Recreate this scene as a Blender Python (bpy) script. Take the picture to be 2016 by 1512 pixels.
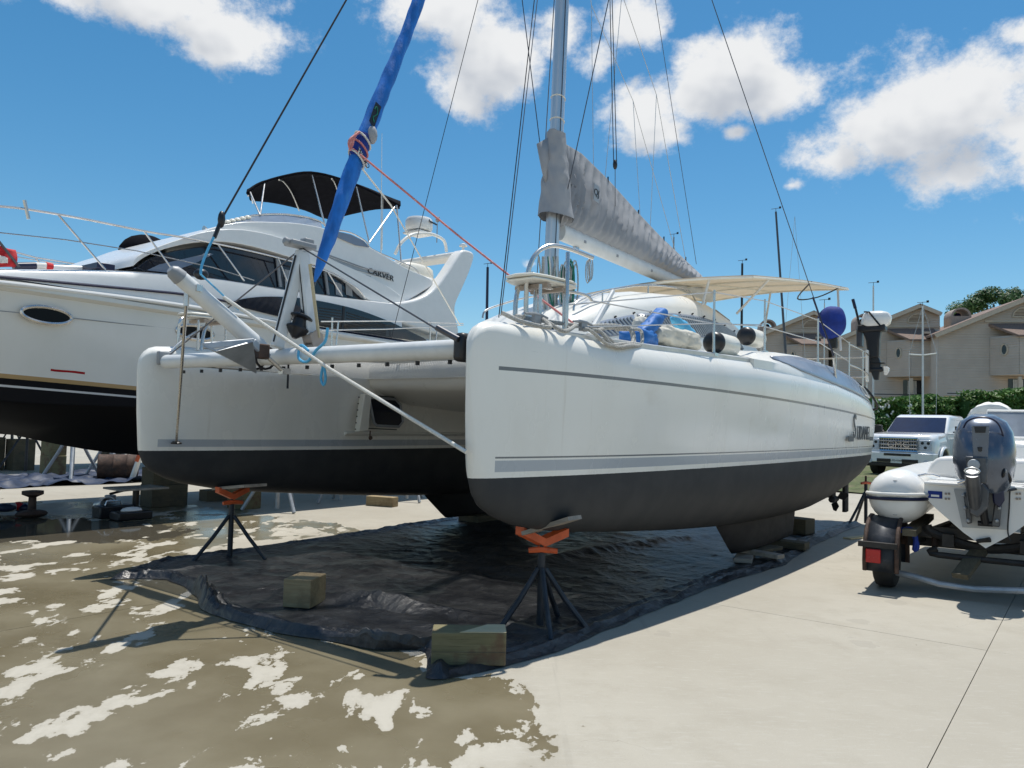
import bpy, bmesh, math, random
from mathutils import Vector, Matrix, noise as mnoise
random.seed(7)
rad = math.radians
for _o in list(bpy.data.objects): bpy.data.objects.remove(_o)
sc = bpy.context.scene
COL = sc.collection

# ------------------------------------------------------------------ camera
FPX, CXP, CYP, HCAM = 1514.0, 1008.0, 756.0, 1.55      # focal length / centre in photo pixels, eye height
PITCH, ROLL = math.atan2(76, FPX), math.atan(0.025)
_fw = Vector((0, math.cos(PITCH), math.sin(PITCH)))
_up = Vector((0, -math.sin(PITCH), math.cos(PITCH)))
_rt = Vector((1, 0, 0))
CR = math.cos(ROLL)*_rt + math.sin(ROLL)*_up
CU = -math.sin(ROLL)*_rt + math.cos(ROLL)*_up
CF = _fw
CPOS = Vector((0, 0, HCAM))
cam = bpy.data.cameras.new('camera'); camo = bpy.data.objects.new('camera', cam); COL.objects.link(camo)
cam.sensor_fit = 'HORIZONTAL'; cam.sensor_width = 36; cam.lens = 36*FPX/2016
cam.clip_start = 0.05; cam.clip_end = 3000
M3 = Matrix((CR, CU, -CF)).transposed()
camo.matrix_world = Matrix.Translation(CPOS) @ M3.to_4x4()
sc.camera = camo

# ------------------------------------------------------------------ node helpers
class X:
    """a shader socket (or number) with arithmetic"""
    def __init__(s, nt, k): s.nt, s.k = nt, k
    def m(s, op, b=None, c=None, clamp=False):
        n = s.nt.nodes.new('ShaderNodeMath'); n.operation = op; n.use_clamp = clamp
        for i, q in enumerate((s, b, c)):
            if q is None: continue
            if isinstance(q, X): s.nt.links.new(q.k, n.inputs[i])
            else: n.inputs[i].default_value = q
        return X(s.nt, n.outputs[0])
    def __add__(s, b): return s.m('ADD', b)
    def __radd__(s, b): return s.m('ADD', b)
    def __sub__(s, b): return s.m('SUBTRACT', b)
    def __rsub__(s, b): return (s*-1.0)+b
    def __mul__(s, b): return s.m('MULTIPLY', b)
    def __rmul__(s, b): return s.m('MULTIPLY', b)
    def __truediv__(s, b): return s.m('DIVIDE', b)
    def gt(s, b): return s.m('GREATER_THAN', b)
    def lt(s, b): return s.m('LESS_THAN', b)
    def max(s, b): return s.m('MAXIMUM', b)
    def min(s, b): return s.m('MINIMUM', b)
    def ss(s, a, b):
        n = s.nt.nodes.new('ShaderNodeMapRange'); n.interpolation_type = 'SMOOTHSTEP'
        s.nt.links.new(s.k, n.inputs[0]); n.inputs[1].default_value = a; n.inputs[2].default_value = b
        n.inputs[3].default_value = 0; n.inputs[4].default_value = 1
        return X(s.nt, n.outputs[0])
def nd(nt, typ, ins=None, **at):
    n = nt.nodes.new(typ)
    for k, v in at.items(): setattr(n, k, v)
    for k, v in (ins or {}).items():
        if isinstance(v, X): nt.links.new(v.k, n.inputs[k])
        elif hasattr(v, 'is_output'): nt.links.new(v, n.inputs[k])
        else: n.inputs[k].default_value = v
    return n
def c4(c): return (c[0], c[1], c[2], 1)
def mixc(nt, f, a, b):
    n = nt.nodes.new('ShaderNodeMix'); n.data_type = 'RGBA'
    for i, q in ((0, f), (6, a), (7, b)):
        if isinstance(q, X): nt.links.new(q.k, n.inputs[i])
        elif i == 0: n.inputs[0].default_value = q
        else: n.inputs[i].default_value = c4(q)
    return X(nt, n.outputs[2])
def noise(nt, vec, scale, detail=4, rough=.55, dist=0):
    n = nd(nt, 'ShaderNodeTexNoise', {'Scale': scale, 'Detail': detail, 'Roughness': rough, 'Distortion': dist})
    if vec is not None: nt.links.new(vec, n.inputs['Vector'])
    return X(nt, n.outputs['Fac'])
def mapping(nt, vec, scale=(1, 1, 1), loc=(0, 0, 0), rot=(0, 0, 0)):
    n = nd(nt, 'ShaderNodeMapping', {'Scale': scale, 'Location': loc, 'Rotation': rot})
    nt.links.new(vec, n.inputs['Vector']); return n.outputs[0]

def pix_dir(px, py): return (CF + CR*((px-CXP)/FPX) - CU*((py-CYP)/FPX))

# ------------------------------------------------------------------ sky
SUN = Vector((0.115, 0.24, 0.963)).normalized()
w = bpy.data.worlds.new('World'); sc.world = w; w.use_nodes = True
nt = w.node_tree; nt.nodes.clear()
tc = nd(nt, 'ShaderNodeTexCoord').outputs['Generated']
sky = nd(nt, 'ShaderNodeTexSky', sky_type='NISHITA', sun_disc=False, sun_elevation=math.asin(SUN.z),
         sun_rotation=math.atan2(SUN.x, SUN.y), altitude=0, air_density=1.0, dust_density=0.3, ozone_density=3.0)
sep = nd(nt, 'ShaderNodeSeparateXYZ', {0: tc}); dx, dy, dz = (X(nt, sep.outputs[i]) for i in range(3))
BLOBS = [(300, -20, 260, 75), (440, 60, 150, 60), (120, -20, 120, 45), (880, 20, 170, 80), (960, 120, 120, 120), (920, 190, 70, 60),
         (1110, 60, 70, 60), (1230, 50, 90, 70), (1180, 110, 60, 60),
         (1260, 210, 90, 80), (1290, 260, 80, 50), (1430, 120, 110, 75), (1490, 180, 115, 52), (1400, 195, 120, 50),
         (1750, 250, 105, 95), (1880, 200, 190, 120), (1900, 335, 150, 90), (1650, 315, 110, 60), (2060, 250, 150, 160),
         (2030, 60, 60, 30), (1045, 520, 26, 16), (1450, 260, 26, 18), (1560, 365, 40, 20)]
def cloud_field(shift, fine=True):
    f = None
    for (px, py, rx, ry) in BLOBS:
        c = pix_dir(px, py); ln = c.length; c = c/ln; rx_, ry_ = rx/FPX/ln, ry/FPX/ln; s_ = Vector((1/rx_, 1/rx_, 1/ry_)); c = c - Vector((0, 0, shift))
        v = nd(nt, 'ShaderNodeVectorMath', {0: tc, 1: tuple(s_), 2: (-c.x*s_.x, -c.y*s_.y, -c.z*s_.z)}, operation='MULTIPLY_ADD')
        q = X(nt, nd(nt, 'ShaderNodeVectorMath', {0: v.outputs[0]}, operation='LENGTH').outputs['Value'])
        f = q if f is None else f.min(q)
    f = 1.0 - f
    # elsewhere in the sky the same scattered clouds go on
    vec = nd(nt, 'ShaderNodeVectorMath', {0: tc, 1: (0, 0, shift)}, operation='ADD').outputs[0]
    f = f.max(BASE)
    n1 = noise(nt, mapping(nt, vec, (1, 1, 1.25)), 8.5, 9 if fine else 3, .66)
    return f.max(-1.2)*.75 + (n1-.5)*2.7 - .02
away = 1.0 - dy.ss(.62, .80)
BASE = (noise(nt, mapping(nt, tc, (1.6, 1.6, 3.2), (3, 1, 5)), 1.6, 1, .5) - .57)*6.0*away - (1.0-away)*9.0
d0 = cloud_field(0.0); d1 = cloud_field(0.045, False)
cov = d0.ss(-.10, .48)
shadow = (d1*.8 + d0*.2).ss(.05, .95)
ccol = mixc(nt, shadow, (7.2, 7.3, 7.4), (4.2, 4.55, 5.1))
hz = dz.ss(-.02, .10)
skyc = nd(nt, 'ShaderNodeHueSaturation', {'Hue': .488, 'Saturation': 1.3, 'Value': 1.0, 'Color': sky.outputs[0]})
mx = mixc(nt, cov*hz, (0, 0, 0), ccol)
nt.links.new(skyc.outputs[0], mx.k.node.inputs[6])
bg = nd(nt, 'ShaderNodeBackground', {'Color': mx, 'Strength': 0.112})
nt.links.new(bg.outputs[0], nd(nt, 'ShaderNodeOutputWorld').inputs[0])

# ------------------------------------------------------------------ sun and exposure
sl = bpy.data.lights.new('sun', 'SUN'); sl.energy = 4.5; sl.angle = rad(.5); sl.color = (1, .96, .89)
so = bpy.data.objects.new('sun', sl); COL.objects.link(so)
so.rotation_euler = (-SUN).to_track_quat('-Z', 'Y').to_euler(); so.location = (0, 0, 30)
sc.view_settings.view_transform = 'Standard'; sc.view_settings.look = 'None'
sc.view_settings.exposure = 0.08; sc.view_settings.gamma = 1; sc.view_settings.use_curve_mapping = False
sc.render.engine = 'CYCLES'

# ------------------------------------------------------------------ pixels to places
AX = Vector((.605, .796, 0)).normalized()          # everything in the yard is laid out along this direction
def on_z(px, py, z=0.0):
    d = pix_dir(px, py); return CPOS + d*((z-HCAM)/d.z)
class Frame:
    """local frame: x along ax, y to its left, z up"""
    def __init__(s, o, ax=AX):
        s.o = Vector((o[0], o[1], 0)); s.x = Vector(ax).normalized(); s.y = Vector((-s.x.y, s.x.x, 0))
    def mat(s): return Matrix(((s.x.x, s.y.x, 0, s.o.x), (s.x.y, s.y.y, 0, s.o.y), (0, 0, 1, 0), (0, 0, 0, 1)))
    def loc(s, p): d = p - s.o; return Vector((d.dot(s.x), d.dot(s.y), p.z))
    def wld(s, p): return s.o + s.x*p[0] + s.y*p[1] + Vector((0, 0, p[2]))
    def V(s, px, py, v):
        d = pix_dir(px, py); t = (s.o + s.y*v - CPOS).dot(s.y)/d.dot(s.y); return s.loc(CPOS + d*t)
    def U(s, px, py, u):
        d = pix_dir(px, py); t = (s.o + s.x*u - CPOS).dot(s.x)/d.dot(s.x); return s.loc(CPOS + d*t)
    def Z(s, px, py, z): return s.loc(on_z(px, py, z))
def proj(p):
    d = p - CPOS; z = d.dot(CF); return CXP + FPX*d.dot(CR)/z, CYP - FPX*d.dot(CU)/z

# ------------------------------------------------------------------ mesh builder
def lerp(a, b, t): return a + (b-a)*t
def interp(tab, x):
    if x <= tab[0][0]: return tab[0][1]
    for (a, va), (b, vb) in zip(tab, tab[1:]):
        if x <= b: return lerp(va, vb, (x-a)/(b-a))
    return tab[-1][1]
def spline(pts, n=8):
    """Catmull-Rom through points"""
    P = [Vector(p) for p in pts]; out = []
    for i in range(len(P)-1):
        p0 = P[max(i-1, 0)]; p1 = P[i]; p2 = P[i+1]; p3 = P[min(i+2, len(P)-1)]
        for k in range(n):
            t = k/n; t2 = t*t; t3 = t2*t
            out.append(.5*((2*p1) + (p2-p0)*t + (2*p0-5*p1+4*p2-p3)*t2 + (3*p1-p0-3*p2+p3)*t3))
    out.append(P[-1]); return out
class MB:
    def __init__(s): s.v = []; s.f = []; s.mi = []
    def add(s, vs, fs, mi=0):
        b = len(s.v); s.v += [tuple(v) for v in vs]
        s.f += [[b+i for i in f] for f in fs]; s.mi += [mi]*len(fs); return s
    def box(s, c, size, R=None, mi=0):
        h = [q/2 for q in size]; vs = []
        for sx in (-1, 1):
            for sy in (-1, 1):
                for sz in (-1, 1):
                    p = Vector((sx*h[0], sy*h[1], sz*h[2]))
                    if R is not None: p = R @ p
                    vs.append(p+Vector(c))
        return s.add(vs, [(0, 1, 3, 2), (4, 6, 7, 5), (0, 4, 5, 1), (2, 3, 7, 6), (0, 2, 6, 4), (1, 5, 7, 3)], mi)
    def beam(s, a, b, wd, ht, up=(0, 0, 1), mi=0):
        a = Vector(a); b = Vector(b); d = (b-a); L = d.length; d = d/L
        sd = d.cross(Vector(up)).normalized(); u2 = sd.cross(d)
        R = Matrix((d, sd, u2)).transposed()
        return s.box((a+b)/2, (L, wd, ht), R, mi)
    def tube(s, pts, r, n=8, mi=0, closed=False, cap=True):
        P = [Vector(p) for p in pts]; N = len(P); rs = r if isinstance(r, (list, tuple)) else [r]*N
        T = []
        for i in range(N):
            if closed: t = P[(i+1) % N]-P[i-1]
            else: t = P[min(i+1, N-1)]-P[max(i-1, 0)]
            T.append(t.normalized() if t.length > 1e-9 else Vector((0, 0, 1)))
        a = Vector((0, 0, 1)) if abs(T[0].z) < .9 else Vector((1, 0, 0))
        nrm = T[0].cross(a).normalized(); rings = []
        for i in range(N):
            nrm = (nrm - T[i]*nrm.dot(T[i]))
            nrm = nrm.normalized() if nrm.length > 1e-6 else T[i].orthogonal().normalized()
            bn = T[i].cross(nrm)
            rings.append([P[i] + (nrm*math.cos(k*2*math.pi/n) + bn*math.sin(k*2*math.pi/n))*rs[i] for k in range(n)])
        if closed: rings.append(rings[0])
        return s.loft(rings, True, cap and not closed, cap and not closed, mi)
    def loft(s, rings, closed=True, cap0=False, cap1=False, mi=0):
        n = len(rings[0]); vs = [p for r in rings for p in r]; fs = []
        m = n if closed else n-1
        for i in range(len(rings)-1):
            for k in range(m):
                k2 = (k+1) % n; fs.append((i*n+k, i*n+k2, (i+1)*n+k2, (i+1)*n+k))
        if cap0: fs.append(tuple(range(n-1, -1, -1)))
        if cap1: fs.append(tuple((len(rings)-1)*n+k for k in range(n)))
        return s.add(vs, fs, mi)
    def prism(s, poly, vec, mi=0):
        vec = Vector(vec); a = [Vector(p) for p in poly]; return s.loft([a, [p+vec for p in a]], True, True, True, mi)
    def lathe(s, prof, c, R=None, n=20, mi=0):
        rings = []
        for (r, z) in prof:
            rg = []
            for k in range(n):
                p = Vector((r*math.cos(2*math.pi*k/n), r*math.sin(2*math.pi*k/n), z))
                if R is not None: p = R @ p
                rg.append(p+Vector(c))
            rings.append(rg)
        return s.loft(rings, True, True, True, mi)
    def ell(s, c, rd, n=18, m=10, R=None, e=1.0, mi=0):
        rings = []
        def sp(x, e): return math.copysign(abs(x)**e, x)
        for i in range(m+1):
            th = -math.pi/2 + math.pi*i/m; th = max(-1.5697, min(1.5697, th)); rg = []
            for k in range(n):
                a = 2*math.pi*k/n
                p = Vector((rd[0]*sp(math.cos(th), e)*sp(math.cos(a), e), rd[1]*sp(math.cos(th), e)*sp(math.sin(a), e), rd[2]*sp(math.sin(th), e)))
                if R is not None: p = R @ p
                rg.append(p+Vector(c))
            rings.append(rg)
        return s.loft(rings, True, True, True, mi)
    def grid(s, fn, nu, nv, mi=0):
        vs = [fn(i/nu, j/nv) for i in range(nu+1) for j in range(nv+1)]
        fs = [(i*(nv+1)+j, (i+1)*(nv+1)+j, (i+1)*(nv+1)+j+1, i*(nv+1)+j+1) for i in range(nu) for j in range(nv)]
        return s.add(vs, fs, mi)
    def mesh(s, name, mats, smooth=True, ang=40):
        me = bpy.data.meshes.new(name); me.from_pydata(s.v, [], s.f)
        for m in (mats if isinstance(mats, (list, tuple)) else [mats]): me.materials.append(m)
        if any(s.mi): me.polygons.foreach_set('material_index', s.mi)
        bm = bmesh.new(); bm.from_mesh(me); bmesh.ops.recalc_face_normals(bm, faces=bm.faces); bm.to_mesh(me); bm.free()
        if smooth:
            me.polygons.foreach_set('use_smooth', [True]*len(me.polygons)); me.set_sharp_from_angle(angle=rad(ang))
        me.update(); return me
    def build(s, name, mats, parent=None, smooth=True, ang=40, bev=0, seg=2, solid=0, sub=0):
        o = bpy.data.objects.new(name, s.mesh(name, mats, smooth, ang)); COL.objects.link(o)
        if parent is not None: o.parent = parent
        if solid:
            m = o.modifiers.new('solid', 'SOLIDIFY'); m.thickness = solid; m.offset = 0
        if bev:
            m = o.modifiers.new('bevel', 'BEVEL'); m.width = bev; m.segments = seg; m.limit_method = 'ANGLE'; m.angle_limit = rad(35)
            m.harden_normals = False
        if sub:
            m = o.modifiers.new('subd', 'SUBSURF'); m.levels = sub; m.render_levels = sub
        return o
def tag(o, label=None, cat=None, group=None, kind=None):
    for k, v in (('label', label), ('category', cat), ('group', group), ('kind', kind)):
        if v: o[k] = v
    return o
def thing(name, label, cat, frame=None, group=None, matrix=None):
    o = bpy.data.objects.new(name, None); COL.objects.link(o); o.empty_display_size = .2
    if frame is not None: o.matrix_world = frame.mat()
    if matrix is not None: o.matrix_world = matrix
    return tag(o, label, cat, group)
def clone(o, parent=None):
    c = o.copy(); COL.objects.link(c)
    if parent is not None: c.parent = parent
    for ch in [q for q in bpy.data.objects if q.parent == o]: clone(ch, c)
    return c
def text(name, s, mat, parent, o, xd, yd, size, ext=.004, sx=1.0, shear=0.0):
    cu = bpy.data.curves.new(name, 'FONT'); cu.body = s; cu.size = size; cu.extrude = ext; cu.shear = shear
    cu.align_x = 'CENTER'; cu.align_y = 'CENTER'; cu.resolution_u = 3
    t = bpy.data.objects.new(name, cu); COL.objects.link(t)
    me = bpy.data.meshes.new_from_object(t.evaluated_get(bpy.context.evaluated_depsgraph_get()))
    bpy.data.objects.remove(t)
    xd = Vector(xd).normalized(); yd = Vector(yd).normalized(); zd = xd.cross(yd).normalized()
    for v in me.vertices: v.co = Vector(o) + xd*(v.co.x*sx) + yd*v.co.y + zd*v.co.z
    me.materials.clear(); me.materials.append(mat)
    ob = bpy.data.objects.new(name, me); COL.objects.link(ob); ob.parent = parent; return ob
# ------------------------------------------------------------------ materials
MATS = {}
def newmat(name):
    m = bpy.data.materials.new(name); m.use_nodes = True; nt = m.node_tree
    b = nt.nodes['Principled BSDF']; MATS[name] = m; return m, nt, b
def mat(name, col, rough=.5, metal=0.0, var=.12, vs=6.0, bump=0.0, bs=40.0, coat=0.0, trans=0.0, spec=.5, dirt=None, ds=3.0, dt=.55, coord='Object', stretch=(1, 1, 1), ior=None):
    """principled material with colour variation, optional dirt colour in noise patches and fine relief"""
    m, nt, b = newmat(name)
    v = nd(nt, 'ShaderNodeTexCoord').outputs[coord]
    if stretch != (1, 1, 1): v = mapping(nt, v, stretch)
    n = noise(nt, v, vs, 5, .6)
    c = mixc(nt, n.ss(.3, .7), tuple(q*(1-var) for q in col), tuple(min(1, q*(1+var)) for q in col))
    if dirt:
        dn = noise(nt, v, ds, 8, .65, .4).ss(dt, dt+.18)
        c = mixc(nt, dn, (0, 0, 0), dirt); nt.links.new(mixc(nt, n.ss(.3, .7), tuple(q*(1-var) for q in col), tuple(min(1, q*(1+var)) for q in col)).k, c.k.node.inputs[6])
    nt.links.new(c.k, b.inputs['Base Color'])
    b.inputs['Metallic'].default_value = metal; b.inputs['Coat Weight'].default_value = coat
    b.inputs['Coat Roughness'].default_value = .08; b.inputs['Specular IOR Level'].default_value = spec
    b.inputs['Transmission Weight'].default_value = trans
    if ior: b.inputs['IOR'].default_value = ior
    r = noise(nt, v, vs*2.3, 4)
    nt.links.new(((r-.5)*.25*min(1, rough*2) + rough).k, b.inputs['Roughness'])
    if bump:
        bn = nd(nt, 'ShaderNodeBump', {'Strength': bump, 'Distance': .01, 'Height': noise(nt, v, bs, 6, .6)})
        nt.links.new(bn.outputs[0], b.inputs['Normal'])
    return m
M_white = mat('gelcoat_white', (.80, .78, .72), .3, var=.03, vs=2.0, coat=.15, dirt=(.70, .67, .59), ds=1.3, dt=.6)
M_white2 = mat('gelcoat_bright', (.82, .81, .78), .25, var=.02, coat=.2)
M_cream = mat('gelcoat_cream', (.77, .74, .65), .3, var=.05, dirt=(.55, .50, .40), ds=2, dt=.62)
M_steel = mat('polished_steel', (.62, .61, .59), .26, .85, var=.08)
M_alu = mat('brushed_aluminium', (.62, .63, .64), .38, .85, var=.06, stretch=(1, 1, .1), dirt=(.42, .42, .41), ds=4, dt=.6)
M_paintalu = mat('painted_aluminium_spar', (.66, .67, .66), .4, 0, var=.06, dirt=(.42, .38, .32), ds=5, dt=.66)
M_anti = mat('antifouling_paint', (.024, .024, .026), .65, var=.25, vs=3, bump=.15, bs=60, spec=.25)
M_black = mat('black_plastic', (.012, .012, .014), .4, var=.2)
M_blackcloth = mat('black_canvas', (.006, .006, .009), .95, var=.3, bump=.3, bs=30, spec=.08)
M_navy = mat('navy_paint', (.01, .013, .045), .35, var=.1)
M_bluesail = mat('blue_sail_canvas', (.010, .15, .52), .7, var=.25, vs=9, bump=.9, bs=14, stretch=(1, 1, .4), dirt=(.03, .20, .55), ds=8, dt=.58)
M_bluecover = mat('royal_blue_canvas', (.010, .035, .24), .8, var=.2, bump=.4, bs=18)
M_greycloth = mat('grey_sail_cover', (.33, .335, .35), .85, var=.05, vs=4, bump=.2, bs=60)
M_sailwhite = mat('sail_cloth_white', (.72, .70, .66), .8, var=.06, bump=.2, bs=14)
M_bimini = mat('bimini_panel', (.70, .64, .54), .6, var=.04, vs=3, trans=0)
M_rope = mat('grey_rope', (.42, .41, .38), .9, var=.35, vs=90, bump=.8, bs=160)
M_ropewhite = mat('white_rope', (.70, .68, .62), .9, var=.15, vs=90, bump=.6, bs=160)
M_ropeblack = mat('black_flecked_rope', (.02, .02, .025), .9, var=.3, dirt=(.5, .5, .5), ds=60, dt=.62)
M_ropegreen = mat('green_rope', (.01, .17, .11), .8, var=.2, vs=60)
M_ropeblue = mat('light_blue_rope', (.10, .42, .68), .8, var=.15, vs=60)
M_ropered = mat('red_rope', (.58, .20, .19), .8, var=.2, vs=60, dirt=(.7, .6, .55), ds=50, dt=.55)
M_wire = mat('rigging_wire', (.10, .10, .11), .4, .6, var=.1)
M_wirel = mat('lifeline_wire', (.55, .55, .54), .4, .5, var=.1)
M_glass = mat('tinted_glass', (.006, .010, .020), .04, var=.1, spec=.7)
M_glassblue = mat('blue_tinted_glazing', (.20, .24, .31), .25, var=.10, vs=2, dirt=(.27, .31, .37), ds=1.6, dt=.55)
M_portglass = mat('porthole_glass', (.006, .007, .008), .35, var=.1, spec=.15)
M_clearglass = mat('clear_windscreen', (.42, .46, .52), .05, var=.05, trans=.55)
M_net = mat('trampoline_net', (.55, .55, .54), .8, var=.2, vs=120)
M_orange = mat('orange_paint', (.62, .11, .03), .5, var=.2, dirt=(.35, .06, .02), ds=9)
M_jackblue = mat('dark_steel_paint', (.022, .027, .036), .5, .2, var=.3, dirt=(.06, .06, .065), ds=8)
M_jackgrey = mat('galvanised_steel', (.42, .44, .46), .5, .5, var=.15, dirt=(.25, .2, .15), ds=6, dt=.62)
M_ply = mat('weathered_plywood', (.30, .27, .23), .85, var=.25, vs=12, stretch=(1, .15, 1), bump=.4)
M_rubber = mat('tyre_rubber', (.018, .018, .018), .8, var=.2)
M_rust = mat('rusty_steel', (.07, .04, .028), .8, var=.4, vs=10, bump=.4, dirt=(.03, .025, .022), ds=6, dt=.5)
M_frame = mat('trailer_steel', (.035, .032, .03), .6, .3, var=.3, dirt=(.12, .08, .06), ds=8, dt=.62)
M_red = mat('red_lens', (.45, .012, .012), .25, var=.1)
M_redpaint = mat('red_paint', (.5, .015, .02), .5, var=.15)
M_grey = mat('grey_paint', (.28, .29, .30), .45, var=.1)
M_engine = mat('blue_grey_metallic_cowl', (.095, .115, .155), .25, .5, var=.12, coat=.7)
M_engdark = mat('grey_outboard_metal', (.085, .09, .10), .38, .4, var=.2, dirt=(.16, .16, .16), ds=8)
M_nameink = mat('dark_grey_lettering', (.07, .075, .08), .5, var=.05)
M_silver = mat('silver_plate', (.38, .39, .40), .45, .3, var=.08)
M_truck = mat('white_truck_paint', (.82, .82, .82), .18, var=.01, coat=.9)
M_chrome = mat('chrome', (.75, .75, .77), .1, 1.0, var=.03)
M_tan = mat('brown_roof_trim', (.36, .30, .25), .7, var=.1)
M_bark = mat('bark', (.10, .075, .05), .9, var=.3, bump=.6)
M_winddark = mat('house_window_glass', (.02, .025, .03), .06, var=.2)
M_curtain = mat('white_curtain', (.5, .5, .48), .9, var=.1)
M_yellow = mat('ochre_panel', (.50, .38, .20), .8, var=.1)
M_bluetarp = mat('blue_tarp', (.014, .028, .065), .55, var=.3, bump=.7, bs=9)
M_bag = mat('white_deck_bag', (.56, .54, .47), .75, var=.1, vs=5, bump=.4, bs=10)
M_bagblue = mat('blue_deck_bag', (.012, .13, .42), .6, var=.15, vs=6, bump=.4, bs=12)
M_lens = mat('headlamp_lens', (.55, .57, .62), .1, var=.15, vs=30, spec=.6)
M_clearplastic = mat('clear_bottle_plastic', (.55, .6, .65), .12, var=.05)
M_shade = mat('striped_window_shade', (.40, .42, .44), .35, .5, var=.1)
M_plate = mat('licence_plate_white', (.75, .75, .73), .5, var=.05)
M_flagred = mat('red_flag_cloth', (.50, .02, .025), .8, var=.15)

def hull_mat():
    """gelcoat above, antifouling below, painted boot stripe and cove stripe: heights in the boat's own metres"""
    m, nt, b = newmat('catamaran_hull_paint')
    v = nd(nt, 'ShaderNodeTexCoord').outputs['Object']
    s = nd(nt, 'ShaderNodeSeparateXYZ', {0: v}); x, y, z = (X(nt, s.outputs[i]) for i in range(3))
    n = noise(nt, mapping(nt, v, (.7, .7, .35)), 2.2, 6, .6)
    st = noise(nt, mapping(nt, v, (7, 1, .35)), 1.6, 6, .62).ss(.60, .80)
    c = mixc(nt, n.ss(.35, .75), (.83, .81, .75), (.77, .745, .675))
    sm = noise(nt, mapping(nt, v, (.9, .9, 1.2), (2, 0, 1)), 1.5, 7, .65).ss(.58, .72)
    c = mixc(nt, st*.45, c, (.55, .49, .40)); c = mixc(nt, sm*.30, c, (.60, .55, .47))
    scf = noise(nt, mapping(nt, v, (3, 1, 26)), 2.0, 5, .7).ss(.66, .72)*noise(nt, v, 1.1, 3).ss(.5, .6); c = mixc(nt, scf*.35, c, (.42, .41, .39))
    on = x.gt(.14)
    boot = z.gt(1.215)*z.lt(1.292)*on
    line = z.gt(1.306)*z.lt(1.318)*on
    outb = y.lt(-.04).max(y.gt(4.40))
    zz = z + x*x*.0017 - 1.915
    cove = zz.gt(-.013)*zz.lt(.013)*on*outb
    c = mixc(nt, boot, c, (.40, .43, .46))
    c = mixc(nt, (line*outb).max(cove), c, (.16, .17, .18))
    an = noise(nt, v, 4, 6)
    ac = mixc(nt, an.ss(.35, .7), (.040, .042, .045), (.052, .053, .055))
    under = z.lt(1.175 + (noise(nt, v, 30, 2)-.5)*.004)
    c = mixc(nt, under, c, ac)
    nt.links.new(c.k, b.inputs['Base Color'])
    nt.links.new((under*.35 + .27 + (n-.5)*.2).k, b.inputs['Roughness'])
    nt.links.new(((1.0-under)*.3+.2).k, b.inputs['Specular IOR Level'])
    nt.links.new(((1.0-under)*.18).k, b.inputs['Coat Weight']); b.inputs['Coat Roughness'].default_value = .1
    bn = nd(nt, 'ShaderNodeBump', {'Strength': .06, 'Distance': .02, 'Height': noise(nt, v, 1.3, 2)})
    nt.links.new(bn.outputs[0], b.inputs['Normal'])
    return m
M_hull = hull_mat()
def yacht_mat():
    m, nt, b = newmat('motor_yacht_hull_paint')
    v = nd(nt, 'ShaderNodeTexCoord').outputs['Object']
    s = nd(nt, 'ShaderNodeSeparateXYZ', {0: v}); x, y, z = (X(nt, s.outputs[i]) for i in range(3))
    n = noise(nt, mapping(nt, v, (.6, .6, .4)), 2, 5)
    c = mixc(nt, n.ss(.3, .7), (.76, .745, .70), (.70, .685, .63))
    z = (z-1.55)*(1/.926)+1.55; x = x*(1/.926)
    wl = z - (2.02 - x*.048)
    c = mixc(nt, wl.gt(-.03)*wl.lt(.03), c, (.45, .30, .14))
    c = mixc(nt, wl.lt(-.03), c, (.012, .012, .014))
    c = mixc(nt, wl.gt(-.15)*wl.lt(-.12), c, (.6, .6, .6))
    c = mixc(nt, wl.lt(-.15), c, (.009, .009, .011))
    nav = z - (3.33 - x*.016); c = mixc(nt, nav.gt(-.022)*nav.lt(.022), c, M_navycol)
    rd = z - (2.17 - x*.05 + (noise(nt, v, 3, 2)-.5)*.03); c = mixc(nt, rd.gt(-.016)*rd.lt(.016)*x.gt(.6)*x.lt(1.05)*y.lt(1.0), c, (.35, .01, .015))
    nt.links.new(c.k, b.inputs['Base Color']); nt.links.new((wl.gt(-.03)*.3).k, b.inputs['Coat Weight']); nt.links.new((wl.gt(-.03)*.35+.12).k, b.inputs['Specular IOR Level'])
    nt.links.new((wl.lt(-.15)*.45 + .2).k, b.inputs['Roughness'])
    return m
M_navycol = (.008, .011, .04)
M_yacht = yacht_mat()
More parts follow.
